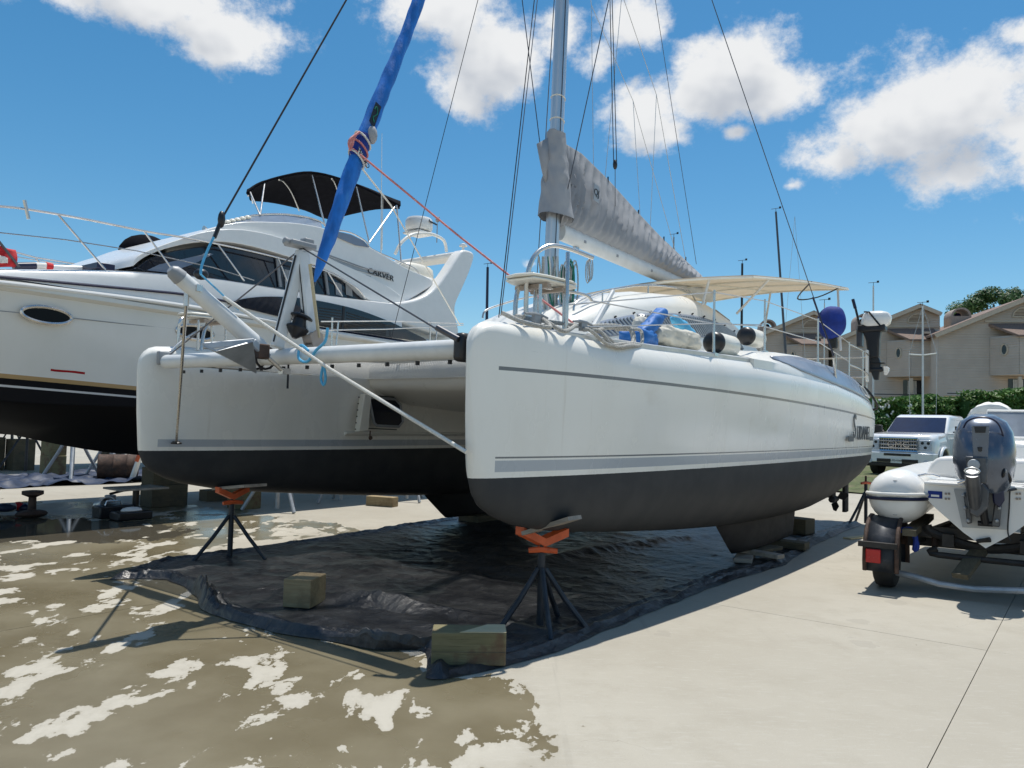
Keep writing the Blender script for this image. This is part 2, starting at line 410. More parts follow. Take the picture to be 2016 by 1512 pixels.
def concrete_mat():
    m, nt, b = newmat('yard_concrete')
    p = nd(nt, 'ShaderNodeNewGeometry').outputs['Position']
    s = nd(nt, 'ShaderNodeSeparateXYZ', {0: p}); x, y = X(nt, s.outputs[0]), X(nt, s.outputs[1])
    big = noise(nt, p, .35, 4); mid = noise(nt, p, 2.2, 7, .65); fine = noise(nt, p, 45, 4, .7)
    brush = noise(nt, mapping(nt, p, (3, 14, 1), rot=(0, 0, rad(-53))), 2.5, 6, .7)
    c = mixc(nt, big.ss(.3, .7), (.345, .315, .255), (.41, .38, .315))
    c = mixc(nt, mid.ss(.42, .70)*.75, c, (.33, .30, .24))
    c = mixc(nt, brush.ss(.52, .72)*.35, c, (.49, .47, .42))
    spots = noise(nt, mapping(nt, p, loc=(4, 9, 0)), 1.4, 8, .7).ss(.64, .74)
    c = mixc(nt, spots*.75, c, (.25, .24, .21))
    crk = nd(nt, 'ShaderNodeTexVoronoi', {'Vector': nd(nt, 'ShaderNodeVectorMath', {0: p, 1: nd(nt, 'ShaderNodeTexNoise', {'Vector': p, 'Scale': 2.0, 'Detail': 4.0}).outputs['Color']}, operation='ADD').outputs[0], 'Scale': .42}, feature='DISTANCE_TO_EDGE')
    c = mixc(nt, X(nt, crk.outputs['Distance']).lt(.0012)*big.gt(.56)*.35, c, (.16, .15, .12))
    c = mixc(nt, (fine-.5)*.35+.1, c, (.35, .33, .29))
    specks = nd(nt, 'ShaderNodeTexVoronoi', {'Vector': p, 'Scale': 3.0, 'Randomness': 1.0}, feature='F1')
    c = mixc(nt, X(nt, specks.outputs['Distance']).lt(.018)*mid.gt(.5), c, (.08, .07, .05))
    tm = noise(nt, mapping(nt, p, (7, .25, 1), rot=(0, 0, rad(-36))), 1.2, 5, .6).ss(.60, .72)*noise(nt, mapping(nt, p, loc=(3, 3, 0)), .5, 3).ss(.45, .62)
    c = mixc(nt, tm*.35, c, (.22, .205, .175))
    agg = noise(nt, p, 160, 2, .6).ss(.60, .74); c = mixc(nt, agg*.35, c, (.24, .22, .19)); agg2 = noise(nt, mapping(nt, p, loc=(8, 1, 0)), 130, 2, .6).ss(.62, .76); c = mixc(nt, agg2*.35, c, (.58, .55, .49))
    dr = nd(nt, 'ShaderNodeTexVoronoi', {'Vector': mapping(nt, p, loc=(2, 7, 0)), 'Scale': .9}, feature='F1'); drm = (X(nt, dr.outputs['Distance'])+(mid-.5)*.35).lt(.10)
    c = mixc(nt, drm*.30, c, (.26, .24, .20))
    # standing and drying water: where the wet patches lie on the yard
    def el(cx, cy, rx, ry, rot=0):
        ca, sa = math.cos(rot), math.sin(rot); a = (x-cx)*ca + (y-cy)*sa; q = (y-cy)*ca - (x-cx)*sa
        return 1.0 - (a*a*(1/rx/rx) + q*q*(1/ry/ry)).m('SQRT')
    wf = el(-2.0, 4.45, 2.2, 1.25, -.35)
    for e in ((-3.6, 6.4, 1.7, 2.0, .5), (-.55, 4.2, .75, .72, -.4), (-5.0, 9.6, 1.6, 1.9, .3), (-5.6, 11.6, 3.2, 1.5, -.5), (-2.6, 3.6, 2.2, 1.0, 0), (-2.2, 10.6, 1.5, .28, -.9), (-1.35, 5.15, 1.0, .6, -.6)):
        wf = wf.max(el(*e))
    wn = noise(nt, mapping(nt, p, (1.5, .8, 1), rot=(0, 0, rad(18))), 1.9, 9, .58, .3)
    wn2 = noise(nt, mapping(nt, p, (1.3, .9, 1), (5, 2, 0)), 5.2, 7, .65)
    wv = wf.min(.20)*1.45 + (wn-.5)*2.6 + (wn2-.5)*.9 - .10
    wet = wv.ss(.0, .03); damp = wv.ss(-.20, .0)*wf.ss(-.3, .0)
    c = mixc(nt, wf.ss(-.1, .15)*.5, c, (.50, .47, .40)); c = mixc(nt, damp*.22, c, (.26, .235, .18))
    deep = el(-6.0, 10.2, 1.7, 1.0, -.2)
    pool = (deep + (wn-.5)*1.4 + .05).ss(0, .03)
    wet = wet.max(pool)
    wc = mixc(nt, noise(nt, p, 1.1, 6, .6).ss(.3, .7), (.140, .116, .068), (.195, .168, .108))
    wc = mixc(nt, noise(nt, p, 9, 6, .7).ss(.62, .8)*.6, wc, (.09, .075, .05))
    wc = mixc(nt, pool, wc, (.085, .075, .055))
    c = mixc(nt, wet, c, wc)
    nt.links.new(c.k, b.inputs['Base Color'])
    film = noise(nt, p, .9, 4).ss(.35, .65)
    nt.links.new(((1.0-wet)*.42 + wet*(1.0-pool)*(film*.20+.17) + .30*(1.0-wet) + pool*.02 + .03).k, b.inputs['Roughness'])
    hgt = (fine*.35 + mid*.5 + brush*.35)*(1.0-wet*.75)*(1.0-pool)
    bn = nd(nt, 'ShaderNodeBump', {'Strength': .22, 'Distance': .012, 'Height': hgt})
    nt.links.new(bn.outputs[0], b.inputs['Normal']); b.inputs['Specular IOR Level'].default_value = .45
    return m
M_conc = concrete_mat()
def tarp_mat():
    m, nt, b = newmat('black_plastic_sheeting')
    p = nd(nt, 'ShaderNodeTexCoord').outputs['Object']
    dust = noise(nt, p, 2.0, 9, .68); fin = noise(nt, mapping(nt, p, (1.0, 2.2, 1)), 14, 7, .65, .6)
    c = mixc(nt, dust.ss(.38, .72), (.015, .016, .020), (.078, .077, .075))
    c = mixc(nt, fin.ss(.60, .72)*.35, c, (.12, .12, .12))
    nt.links.new(c.k, b.inputs['Base Color'])
    nt.links.new((dust*.32 + .22).k, b.inputs['Roughness'])
    wp = nd(nt, 'ShaderNodeVectorMath', {0: p, 1: nd(nt, 'ShaderNodeVectorMath', {0: nd(nt, 'ShaderNodeTexNoise', {'Vector': p, 'Scale': 3.0, 'Detail': 3.0}).outputs['Color'], 'Scale': .5}, operation='SCALE').outputs[0]}, operation='ADD').outputs[0]
    h = None
    for sc__, am, sx in ((2.6, 1.0, 1.0), (6.5, .45, 1.6), (15, .2, .8)):
        v = nd(nt, 'ShaderNodeTexVoronoi', {'Vector': mapping(nt, wp, (1, sx, 1)), 'Scale': sc__}, feature='F1'); t_ = X(nt, v.outputs['Distance'])*am; h = t_ if h is None else h + t_
    bn = nd(nt, 'ShaderNodeBump', {'Strength': .5, 'Distance': .04, 'Height': h + fin*.3})
    nt.links.new(bn.outputs[0], b.inputs['Normal']); return m
M_tarp = tarp_mat()
def wood_mat(name, c1, c2, stain=None):
    m, nt, b = newmat(name)
    p = nd(nt, 'ShaderNodeTexCoord').outputs['Object']
    g = noise(nt, mapping(nt, p, (1.2, 14, 14)), 2.4, 7, .65, .8)
    c = mixc(nt, g.ss(.3, .7), c1, c2)
    c = mixc(nt, noise(nt, mapping(nt, p, (1, 22, 22)), 3, 5, .7).ss(.62, .7)*.7, c, tuple(q*.45 for q in c1))
    if stain:
        c = mixc(nt, noise(nt, p, 4.5, 6, .6).ss(.48, .66)*.75, c, stain)
    nt.links.new(c.k, b.inputs['Base Color']); b.inputs['Roughness'].default_value = .85
    bn = nd(nt, 'ShaderNodeBump', {'Strength': .5, 'Distance': .006, 'Height': g})
    nt.links.new(bn.outputs[0], b.inputs['Normal']); return m
M_timber = wood_mat('timber_block', (.26, .19, .10), (.36, .28, .16), (.20, .14, .075))
M_timber2 = wood_mat('green_stained_timber', (.14, .125, .06), (.22, .19, .10), (.12, .055, .035))
M_timberdark = wood_mat('old_dark_timber', (.085, .075, .05), (.13, .11, .07), (.06, .06, .045))
M_timberlight = wood_mat('pale_timber', (.52, .43, .25), (.60, .50, .32))
def siding_mat():
    m, nt, b = newmat('lap_siding')
    p = nd(nt, 'ShaderNodeTexCoord').outputs['Object']
    s = nd(nt, 'ShaderNodeSeparateXYZ', {0: p}); z = X(nt, s.outputs[2])
    t = (z*(1/.19)).m('FRACT')
    n = noise(nt, p, 1.2, 5)
    c = mixc(nt, n.ss(.3, .7), (.70, .58, .46), (.76, .64, .515))
    nt.links.new(c.k, b.inputs['Base Color']); b.inputs['Roughness'].default_value = .75
    bn = nd(nt, 'ShaderNodeBump', {'Strength': 1.0, 'Distance': .12, 'Height': 1.0-t})
    nt.links.new(bn.outputs[0], b.inputs['Normal']); return m
M_siding = siding_mat()
M_shingle = mat('asphalt_shingles', (.20, .145, .12), .9, var=.25, vs=14, bump=.6, bs=8, stretch=(1, 1, 3))
M_trim = mat('beige_trim', (.50, .43, .34), .7, var=.06)
def leaf_mat(name, c1, c2, tr=.25):
    m, nt, b = newmat(name)
    oi = nd(nt, 'ShaderNodeNewGeometry'); r = X(nt, oi.outputs['Random Per Island'])
    c = mixc(nt, r, c1, c2); nt.links.new(c.k, b.inputs['Base Color']); b.inputs['Roughness'].default_value = .5
    tl = nd(nt, 'ShaderNodeBsdfTranslucent', {'Color': c}); ms = nd(nt, 'ShaderNodeMixShader', {0: tr})
    nt.links.new(b.outputs[0], ms.inputs[1]); nt.links.new(tl.outputs[0], ms.inputs[2])
    nt.links.new(ms.outputs[0], nt.nodes['Material Output'].inputs[0]); return m
def translucent(m, tr):
    nt = m.node_tree; b = nt.nodes['Principled BSDF']; lk = b.inputs['Base Color'].links[0].from_socket
    tl = nd(nt, 'ShaderNodeBsdfTranslucent', {'Color': lk}); ms = nd(nt, 'ShaderNodeMixShader', {0: tr})
    nt.links.new(b.outputs[0], ms.inputs[1]); nt.links.new(tl.outputs[0], ms.inputs[2]); nt.links.new(ms.outputs[0], nt.nodes['Material Output'].inputs[0])
translucent(M_bimini, .6)
M_leaf = leaf_mat('hedge_leaves', (.055, .13, .018), (.13, .25, .05))
M_leafd = leaf_mat('tree_leaves', (.03, .08, .018), (.08, .16, .045))
M_flower = mat('white_blossom', (.75, .75, .70), .8, var=.05)
M_grass = mat('grass', (.075, .095, .03), .95, var=.4, vs=8, bump=.8, bs=60, dirt=(.15, .13, .07), ds=1.2, dt=.45)
# ------------------------------------------------------------------ ground
YARD = Frame((0, 0), AX)
g = MB(); g.add([(-900, -300, -.012), (900, -300, -.012), (900, 1500, -.012), (-900, 1500, -.012)], [(0, 1, 2, 3)])
GROUND = tag(g.build('ground', M_conc, smooth=False), kind='structure')
yard = thing('concrete_yard', None, None, YARD); yard['kind'] = 'structure'
SL = 5.5; GAP = .0028
_slabs = {}
for i in range(-2, 8):
    for j in range(-3, 7):
        a0, r0 = 6.57 + i*SL, .64 + j*SL          # along the yard axis / to its left
        key = 'slab'
        if key not in _slabs:
            q = MB(); q.box((SL/2, SL/2, -.05), (SL-GAP*2, SL-GAP*2, .1)); _slabs[key] = q.mesh('slab', M_conc, False)
        o = bpy.data.objects.new('slab', _slabs[key]); COL.objects.link(o); o.parent = yard
        o.location = (a0, r0-SL, random.uniform(-.002, .0))
gv = MB(); gv.grid(lambda a, b: (20.5 + 26*a, -30 + 45*b, .03 + .12*min(1, a*8) + .03*mnoise.noise((a*30, b*40, 1))), 40, 60)
tag(gv.build('grass_verge', M_grass, yard), kind='structure')

# ------------------------------------------------------------------ town houses
HX = Vector((AX.y, -AX.x, 0))                      # along the row, to the right
def house_frame(px):
    """front left corner of a unit: the row runs across AX; distance from the usual 6 m frontage"""
    p0 = CPOS + pix_dir(1652, 850)*55.0; p0 = Vector((p0.x, p0.y, 0))
    d = pix_dir(px, 850); d.z = 0
    # intersect ray with the row line
    n = AX; t = (p0-CPOS).dot(n)/d.dot(n); q = CPOS + d*t; return Frame((q.x, q.y), Vector((.985, -.17, 0)))
def build_house(fr, label):
    r = thing('townhouse', label, 'house', None, 'row of beige town houses', fr.mat() @ Matrix.Diagonal((1.12, 1, 1, 1)))
    W_, P_, ZE, ZP = 5.97, 4.74, 8.15, 10.5
    sl = (ZP-ZE)/P_; zr = ZP - sl*(W_-P_+.9)
    b = MB(); DP = 9.0
    prof = [(0, 0, 0), (W_, 0, 0), (W_, 0, ZP-sl*(W_-P_)), (P_, 0, ZP), (0, 0, ZE)]
    b.prism(prof, (0, DP, 0)); b.build('wall', M_siding, r, smooth=False)
    bd_ = MB()
    def lap(mb, fa, fb, nrm, z0, z1, st=.15):
        nrm = Vector(nrm); z = z0
        while z < z1-.02:
            zt_ = min(z+st, z1); a0, b0, a1, b1 = fa(z), fb(z), fa(zt_), fb(zt_)
            if (b0-a0).length > .05 and (b1-a1).dot(b0-a0) > 0:
                mb.add([a0+nrm*.045, b0+nrm*.045, b1+nrm*.006, a1+nrm*.006, a0, b0], [(0, 1, 2, 3), (4, 5, 1, 0)])
            z += st
    lap(bd_, lambda z: Vector((max(0, (z-ZE)/sl), -.002, z)), lambda z: Vector((min(W_, P_+(ZP-z)/sl), -.002, z)), (0, -1, 0), 2.0, ZP-.05)
    o_ = bd_.build('lap_boards', M_siding, r, smooth=False); o_['kind'] = 'stuff'
    t = MB(); th = .16
    def roofstrip(x0, z0, x1, z1):
        t.add([(x0, -.35, z0), (x1, -.35, z1), (x1, DP, z1), (x0, DP, z0), (x0, -.35, z0+th), (x1, -.35, z1+th), (x1, DP, z1+th), (x0, DP, z0+th)],
              [(0, 1, 2, 3), (4, 7, 6, 5), (0, 4, 5, 1), (1, 5, 6, 2), (2, 6, 7, 3), (3, 7, 4, 0)])
    roofstrip(-.25, ZE-.25*sl+.01, P_, ZP+.01); roofstrip(P_, ZP+.01, W_+.0, ZP-sl*W_+sl*P_+.01)
    rf = t.build('roof', M_shingle, r, smooth=False)
    k = MB(); k.beam((-.25, -.37, ZE-.25*sl+.0), (P_, -.37, ZP+.0), .05, .26, (0, 0, 1)); k.beam((P_, -.372, ZP), (W_, -.372, ZP-sl*(W_-P_)), .05, .26)
    k.build('barge_board', M_trim, r, smooth=False)
    # half-round louvred gable vent
    gx, gz, gr = P_-.05, 9.35, .62
    ring = MB(); ring.tube([(gx+gr*math.cos(math.pi*q/14), -.07, gz+gr*math.sin(math.pi*q/14)) for q in range(15)], .05, 6)
    ring.beam((gx-gr, -.07, gz), (gx+gr, -.07, gz), .06, .08); gv_ = ring.build('gable_vent', M_trim, r)
    bk = MB(); bk.prism([(gx+gr*.95*math.cos(math.pi*q/14), -.05, gz+gr*.95*math.sin(math.pi*q/14)) for q in range(15)], (0, -.006, 0)); bk.build('vent_backing', M_rust, gv_, smooth=False)
    for q in range(6):
        z = gz + .05 + q*.095; hw = math.sqrt(max(.01, gr*gr-(z-gz)**2))-.03
        s_ = MB(); s_.box((gx, -.085, z), (2*hw, .02, .055), Matrix.Rotation(rad(35), 3, 'X')); s_.build('slat', M_trim, gv_, smooth=False)
    # projecting bay with shed roof, angled left cheek and oval window
    bx0, bx1, bxa, bd = 2.85, 5.45, 3.85, -1.5
    zb0, zb1, zbt = 5.45, 8.0, 8.95
    y_ = MB(); y_.prism([(bx0, -.004, zb0), (bxa, bd, zb0), (bx1, bd, zb0), (bx1, -.004, zb0)], (0, 0, zb1-zb0)); bay = y_.build('bay_wall', M_siding, r, smooth=False)
    bl_ = MB(); lap(bl_, lambda z: Vector((bxa, bd-.002, z)), lambda z: Vector((bx1, bd-.002, z)), (0, -1, 0), zb0, zb1)
    lap(bl_, lambda z: Vector((bx0, -.05, z)), lambda z: Vector((bxa, bd, z)), Vector((bd, -(bxa-bx0), 0)).normalized(), zb0, zb1); o_ = bl_.build('lap_boards', M_siding, bay, smooth=False); o_['kind'] = 'stuff'
    y_ = MB(); y_.add([(bx0-.1, -.01, zbt-.02), (bxa-.1, bd-.15, zb1-.02), (bx1+.15, bd-.15, zb1-.02), (bx1+.15, -.01, zbt), (bx0-.1, -.01, zbt-.2), (bxa-.1, bd-.15, zb1-.14), (bx1+.15, bd-.15, zb1-.14), (bx1+.15, -.01, zbt-.2)],
          [(0, 1, 2, 3), (4, 7, 6, 5), (0, 4, 5, 1), (1, 5, 6, 2), (2, 6, 7, 3), (3, 7, 4, 0)]); y_.build('bay_roof', M_shingle, r, smooth=False)
    y_ = MB(); y_.beam((bx0-.3, -.07, zbt+.1), (W_, -.07, zbt+.1), .05, .12); y_.build('trim_board', M_trim, r, smooth=False)
    cm = Vector((lerp(bx0, bxa, .52), lerp(0, bd, .52), 7.1)); dn = Vector((bd, -(bxa-bx0), 0)).normalized(); dt = Vector((bxa-bx0, bd, 0)).normalized()
    rg = MB(); rg.tube([cm+dn*.07+dt*(.2*math.cos(2*math.pi*q/20))+Vector((0, 0, .36*math.sin(2*math.pi*q/20))) for q in range(20)], .05, 6, closed=True); wo = rg.build('oval_window', M_trim, bay)
    pn = MB(); pn.prism([cm+dn*.05+dt*(.2*math.cos(2*math.pi*q/20))+Vector((0, 0, .36*math.sin(2*math.pi*q/20))) for q in range(20)], dn*.02); pn.build('pane', M_winddark, wo, smooth=False)
    # narrow upper window in the recess
    fw = MB(); x0, x1, z0, z1 = 5.56, 5.86, 6.1, 7.2
    for a, b2 in (((x0, z0), (x1, z0)), ((x0, z1), (x1, z1)), ((x0, z0), (x0, z1)), ((x1, z0), (x1, z1)), ((x0, 6.65), (x1, 6.65))):
        fw.beam((a[0], -.07, a[1]), (b2[0], -.07, b2[1]), .05, .05, (0, 1, 0))
    wi = fw.build('window', M_trim, r, smooth=False); pn = MB(); pn.box(((x0+x1)/2, -.055, (z0+z1)/2), (x1-x0, .01, z1-z0)); pn.build('pane', M_winddark, wi, smooth=False)
    # porch: post, recess with glazed door and curtain, rail
    q = MB(); q.box((bxa+.05, bd+.1, 2.6), (.16, .16, 5.4)); q.build('porch_post', M_trim, r, smooth=False)
    q = MB(); q.box((4.4, -.055, 4.2), (1.2, .02, 2.1)); dr = q.build('patio_door', M_winddark, r, smooth=False)
    for c in range(5): q = MB(); q.box((4.1+c*.11, -.08, 4.25), (.08, .02, 1.9)); q.build('curtain', M_curtain, dr, smooth=False)
    q = MB(); q.box((W_/2, bd-.1, 4.15), (W_, .05, .06)); q.build('porch_rail', M_black, r, smooth=False)
    q = MB(); q.box((1.4, -.055, 3.55), (2.2, .025, 1.0)); q.build('wall_panel', M_yellow, r, smooth=False)
    # barrel-shaped roof hood
    q = MB(); hc = Vector((P_-2.6, 3.2, ZE+sl*(P_-2.6)+.55)); rr = .58
    q.loft([[hc+Vector((rr*k_*math.cos(math.pi*a/12), yy, rr*k_*math.sin(math.pi*a/12)*1.05)) for a in range(13)] for (k_, yy) in ((1, -.7), (1, .7), (.8, .7), (.8, -.7), (1, -.7))], False)
    q.box(hc+Vector((0, 0, -.45)), (1.16, 1.4, .9)); q.build('barrel_roof_hood', M_tan, r, smooth=True)
    q = MB(); q.ell(hc+Vector((0, 0, .12)), (.2, .3, .2), 10, 6); q.build('hood_vent', M_navy, r)
    q = MB(); q.lathe([(.07, 0), (.07, .3)], (3.4, 1.5, 9.65), n=8); q.box((4.9, bd+.5, 8.5), (.35, .3, .14)); q.build('roof_vent', M_trim, r)
    return r
build_house(house_frame(1262), 'beige town house mostly hidden behind the catamaran cabin')
build_house(house_frame(1457), 'beige town house behind the blue covered outboard motor')
build_house(house_frame(1652), 'beige town house with oval window behind the black outboard motor')
build_house(house_frame(1847), 'beige town house whose roof the big tree rises above')

# ------------------------------------------------------------------ vegetation
def leaves(mb, pts, size, rnd):
    vs, fs = [], []
    for (p, nrm) in pts:
        t = Vector((rnd.uniform(-1, 1), rnd.uniform(-1, 1), rnd.uniform(-.6, .6))).normalized(); n = (Vector(nrm)+t*.8).normalized()
        a = n.orthogonal().normalized(); b = n.cross(a); th = rnd.uniform(0, 6.28); a, b = a*math.cos(th)+b*math.sin(th), b*math.cos(th)-a*math.sin(th)
        s = size*rnd.uniform(.6, 1.3); k = len(vs); P = Vector(p)
        vs += [P-a*s, P+b*s*.45+n*s*.12, P+a*s, P-b*s*.45+n*s*.12]; fs.append((k, k+1, k+2, k+3))
    mb.add(vs, fs)
rnd = random.Random(3)
def hedge(px0, px1, D, ztop, label, nleaf, depth=2.2, flowers=0, zb=.3):
    a = CPOS + pix_dir(px0, 850)*D; b = CPOS + pix_dir(px1, 850)*D; a.z = b.z = 0; ax = (b-a); L = ax.length; ax.normalize()
    fr = Frame(a, ax); r = thing('hedge', label, 'hedge', fr, 'green hedges in front of the town houses')
    pts = []
    for _ in range(nleaf):
        x = rnd.uniform(0, L); top = ztop + .45*mnoise.noise((x*.5, D, 0)) + .25*mnoise.noise((x*1.6, D, 5))
        z = zb + (top-zb)*(1-rnd.random()**1.7); y = depth*rnd.random()**1.6 + .5*mnoise.noise((x*1.1, z*1.2, D)) + (.5 if z > top-.4 else 0)*rnd.random()
        pts.append(((x, y, z), (0, -.7, .7)))
    m = MB(); leaves(m, pts, .15, rnd); m.build('foliage', M_leaf, r, smooth=False)
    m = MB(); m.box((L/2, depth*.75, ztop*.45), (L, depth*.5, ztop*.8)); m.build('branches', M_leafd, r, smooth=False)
    for i in range(int(L/1.2)):
        m = MB(); x = .5+i*1.2; m.tube([(x, .9, 0), (x+rnd.uniform(-.2, .2), .9, zb+1.0)], [.06, .03], 6); m.build('stem', M_bark, r)
    if flowers:
        m = MB()
        for _ in range(flowers):
            x = rnd.uniform(0, L); c = Vector((x, -.1+rnd.random()*.4, rnd.uniform(ztop*.45, ztop)))
            for _k in range(4): m.ell(c+Vector((rnd.uniform(-.09, .09), 0, rnd.uniform(-.09, .09))), (.06, .04, .06), 5, 3)
        m.build('blossom', M_flower, r)
    return r
hedge(1700, 1800, 40, 3.25, 'flowering hedge with white blossom beside the mast with spreader', 5200, flowers=45)
hedge(1790, 1945, 43, 3.55, 'dense green hedge behind the white pickup', 9000)
hedge(1935, 2080, 41, 3.95, 'taller green hedge behind the canvas covered boat', 9000)
# tall dark fence in the hedge's shade
fa = CPOS + pix_dir(1880, 850)*38; fb = CPOS + pix_dir(2100, 850)*38; fa.z = fb.z = 0
FF = Frame(fa, fb-fa); fn = thing('fence', 'black metal fence with a pale top rail below the tall hedge', 'fence', FF); FL = (fb-fa).length
m = MB(); m.tube([(0, 0, 2.25), (FL, 0, 2.25)], .035, 6); m.build('top_rail', M_grey, fn)
for i in range(int(FL/2.2)+1): m = MB(); m.tube([(i*2.2, 0, 0), (i*2.2, 0, 2.3)], .04, 6); m.build('post', M_black, fn)
for i in range(int(FL/.16)): m = MB() if i == 0 else m; m.box((i*.16, 0, 1.1), (.05, .02, 2.2))
o = m.build('pickets', M_black, fn, smooth=False); o['kind'] = 'stuff'
# broad tree
def tree(pxc, D, zc, rx, rz, label, n):
    c = CPOS + pix_dir(pxc, 850)*D; fr = Frame((c.x, c.y), HX); r = thing('broadleaf_tree', label, 'tree', fr)
    m = MB(); m.tube([(0, 0, 0), (.2, 0, zc*.4), (.0, 0, zc*.75)], [.45, .35, .22], 10)
    cl = []
    for i in range(26):
        th = rnd.uniform(0, 6.28); u = rnd.uniform(-.5, 1); q = Vector((rx*.75*math.cos(th)*math.sqrt(1-u*u*.8), rx*.6*math.sin(th)*math.sqrt(1-u*u*.8), zc+rz*.7*u))
        cl.append((q, rnd.uniform(.75, 1.5))); m.tube([(0, 0, zc*.55), q*.6+Vector((0, 0, zc*.25)), q], [.14, .08, .03], 5)
    m.build('trunk', M_bark, r)
    pts = []
    for _ in range(n):
        q, s = rnd.choice(cl); d = Vector((rnd.gauss(0, 1), rnd.gauss(0, 1), rnd.gauss(0, 1))).normalized(); e = s*rnd.uniform(.55, 1.05)
        pts.append((q+Vector((d.x*e, d.y*e, d.z*e*.75)), d+Vector((0, 0, .5))))
    m = MB(); leaves(m, pts, .17, rnd); m.build('crown', M_leafd, r, smooth=False); return r
tree(1985, 72, 13.0, 5.4, 2.6, 'large dark green tree behind the right hand town house roof', 15000)

# distant masts of other sailing boats
def mast(px, pytop, D, label, r0=.07, spread=None, wires=True, mat_=None, lean=0.0):
    c = CPOS + pix_dir(px, 850)*D; zt = (CPOS + pix_dir(px, pytop)*(D)).z
    fr = Frame((c.x, c.y), HX); o = thing('sailboat_mast', label, 'mast', fr)
    m = MB(); m.tube([(0, 0, 0), (lean*.5, 0, zt*.5), (lean, 0, zt)], [r0, r0, r0*.8], 8); m.build('spar', mat_ or M_paintalu, o)
    m = MB(); m.tube([(lean-.22, 0, zt+.16), (lean+.2, 0, zt+.16)], .012, 5); m.tube([(lean, 0, zt), (lean, 0, zt+.17)], .012, 5); m.box((lean+.2, 0, zt+.18), (.1, .01, .1)); m.build('wind_vane', M_black, o)
    if spread:
        zs, hw = spread; m = MB(); m.tube([(-hw, 0, zs+.06), (0, 0, zs), (hw, 0, zs+.06)], .035, 6); m.build('spreader', M_white, o)
        for s in (-1, 1): m = MB(); m.tube([(s*hw*.9, 0, 0), (s*hw, 0, zs+.06), (0, 0, zt)], .009, 4); m.build('stay', M_wirel, o)
    elif wires:
        for s in (-1, 1): m = MB(); m.tube([(s*.9, 0, 0), (0, 0, zt*.97)], .008, 4); m.build('stay', M_wirel, o)
    return o
mast(1817, 600, 34, 'pale mast with one spreader rising behind the pickup roof', .045, (5.0, .55))
mast(1719, 560, 36, 'slim mast standing behind the tilted black outboard motor', .045, wires=False)
mast(1562, 405, 36, 'tall dark mast behind the catamaran bimini top', .06, mat_=M_wire, lean=-.9)
mast(1458, 515, 38, 'dark masthead just showing over the bimini top', .07, mat_=M_black, wires=False)
mast(955, 522, 33, 'black pole between the motor yacht and the catamaran bow', .07, mat_=M_navy, wires=False, lean=-.1)
mast(1321, 462, 38, 'thin masthead peeping over the grey sail cover', .045, mat_=M_grey, wires=False)
mast(1622, 595, 33, 'thin pale mast beside the blue covered outboard motor', .03, wires=False)
# ------------------------------------------------------------------ catamaran
_o = on_z(925, 943, 1.17)
CAT = Frame((_o.x, _o.y), AX)                      # x aft from the bows, y towards the far hull, z up
V0, V1, VC = 0.0, 4.36, 2.18
cat = thing('catamaran', 'white sailing catamaran with black bottom on jack stands over a black tarp', 'catamaran', CAT)
B_ = CAT.V
US = [-.055, -.045, -.03, 0, .05, .12, .25, .45, .8, 1.3, 2, 3, 4, 5, 6, 7, 8, 8.8, 9.4, 9.9, 10.2, 10.32, 10.36]
ZK = [(-.055, 1.95), (-.045, 1.75), (-.03, 1.5), (0, 1.15), (.05, 1.04), (.12, .97), (.25, .90), (.45, .83), (.8, .76), (1.3, .695), (2, .63), (3, .55), (4, .49), (5, .45), (6, .44), (7, .45), (8, .53), (8.8, .63), (9.4, .74), (9.9, .88), (10.2, 1.03), (10.32, 1.2), (10.36, 1.35)]
ZD = [(-.055, 2.0), (-.045, 2.07), (-.03, 2.115), (0, 2.16), (.05, 2.20), (.12, 2.222), (.45, 2.25), (1.2, 2.25), (2, 2.255), (4, 2.30), (5.5, 2.30), (7, 2.28), (8.5, 2.2), (9.4, 2.11), (9.9, 2.02), (10.2, 1.92), (10.32, 1.8), (10.36, 1.7)]
HB = [(-.055, .010), (-.045, .024), (-.03, .038), (0, .055), (.05, .08), (.12, .105), (.25, .145), (.45, .195), (.8, .27), (1.3, .35), (2, .43), (3, .50), (4, .54), (5, .555), (6, .555), (7, .545), (8, .52), (8.8, .49), (9.4, .45), (9.9, .39), (10.2, .30), (10.32, .22), (10.36, .12)]
def hull_ring(u, v0, infl=0.0):
    zk, zd, b = interp(ZK, u), interp(ZD, u), interp(HB, u)
    bw = b*.86; zw = max(1.17, zk+.25*(zd-zk)) if u < .1 else 1.17
    if u > 10: zw = max(zw, zk+.1)
    rs = min(.22, b*.7); zs = max(zd-.25*min(1, b/.36), zw+.02); half = []
    for i in range(9):
        t = (i/8)*math.pi/2; half.append((bw*math.sin(t)**1.02, zk+(zw-zk)*(1-math.cos(t)**1.0)))
    for i in range(1, 7):
        t = i/6; half.append((lerp(bw, b, 1-(1-t)**1.6), lerp(zw, zs, t)))
    for i in range(1, 8):
        t = (i/7)*math.pi/2; half.append((b-rs*(1-math.cos(t)), zs+(zd-zs)*math.sin(t)))
    half.append((max(.002, (b-rs)*.5), zd+.012)); half.append((0, zd+.016))
    ring = [Vector((u, v0-y, z)) for (y, z) in half] + [Vector((u, v0+y, z)) for (y, z) in reversed(half[1:-1])]
    return ring
def dense(us, step=.25):
    out = []
    for a, b in zip(us, us[1:]):
        n = max(1, int((b-a)/step)); out += [a+(b-a)*k/n for k in range(n)]
    return out+[us[-1]]
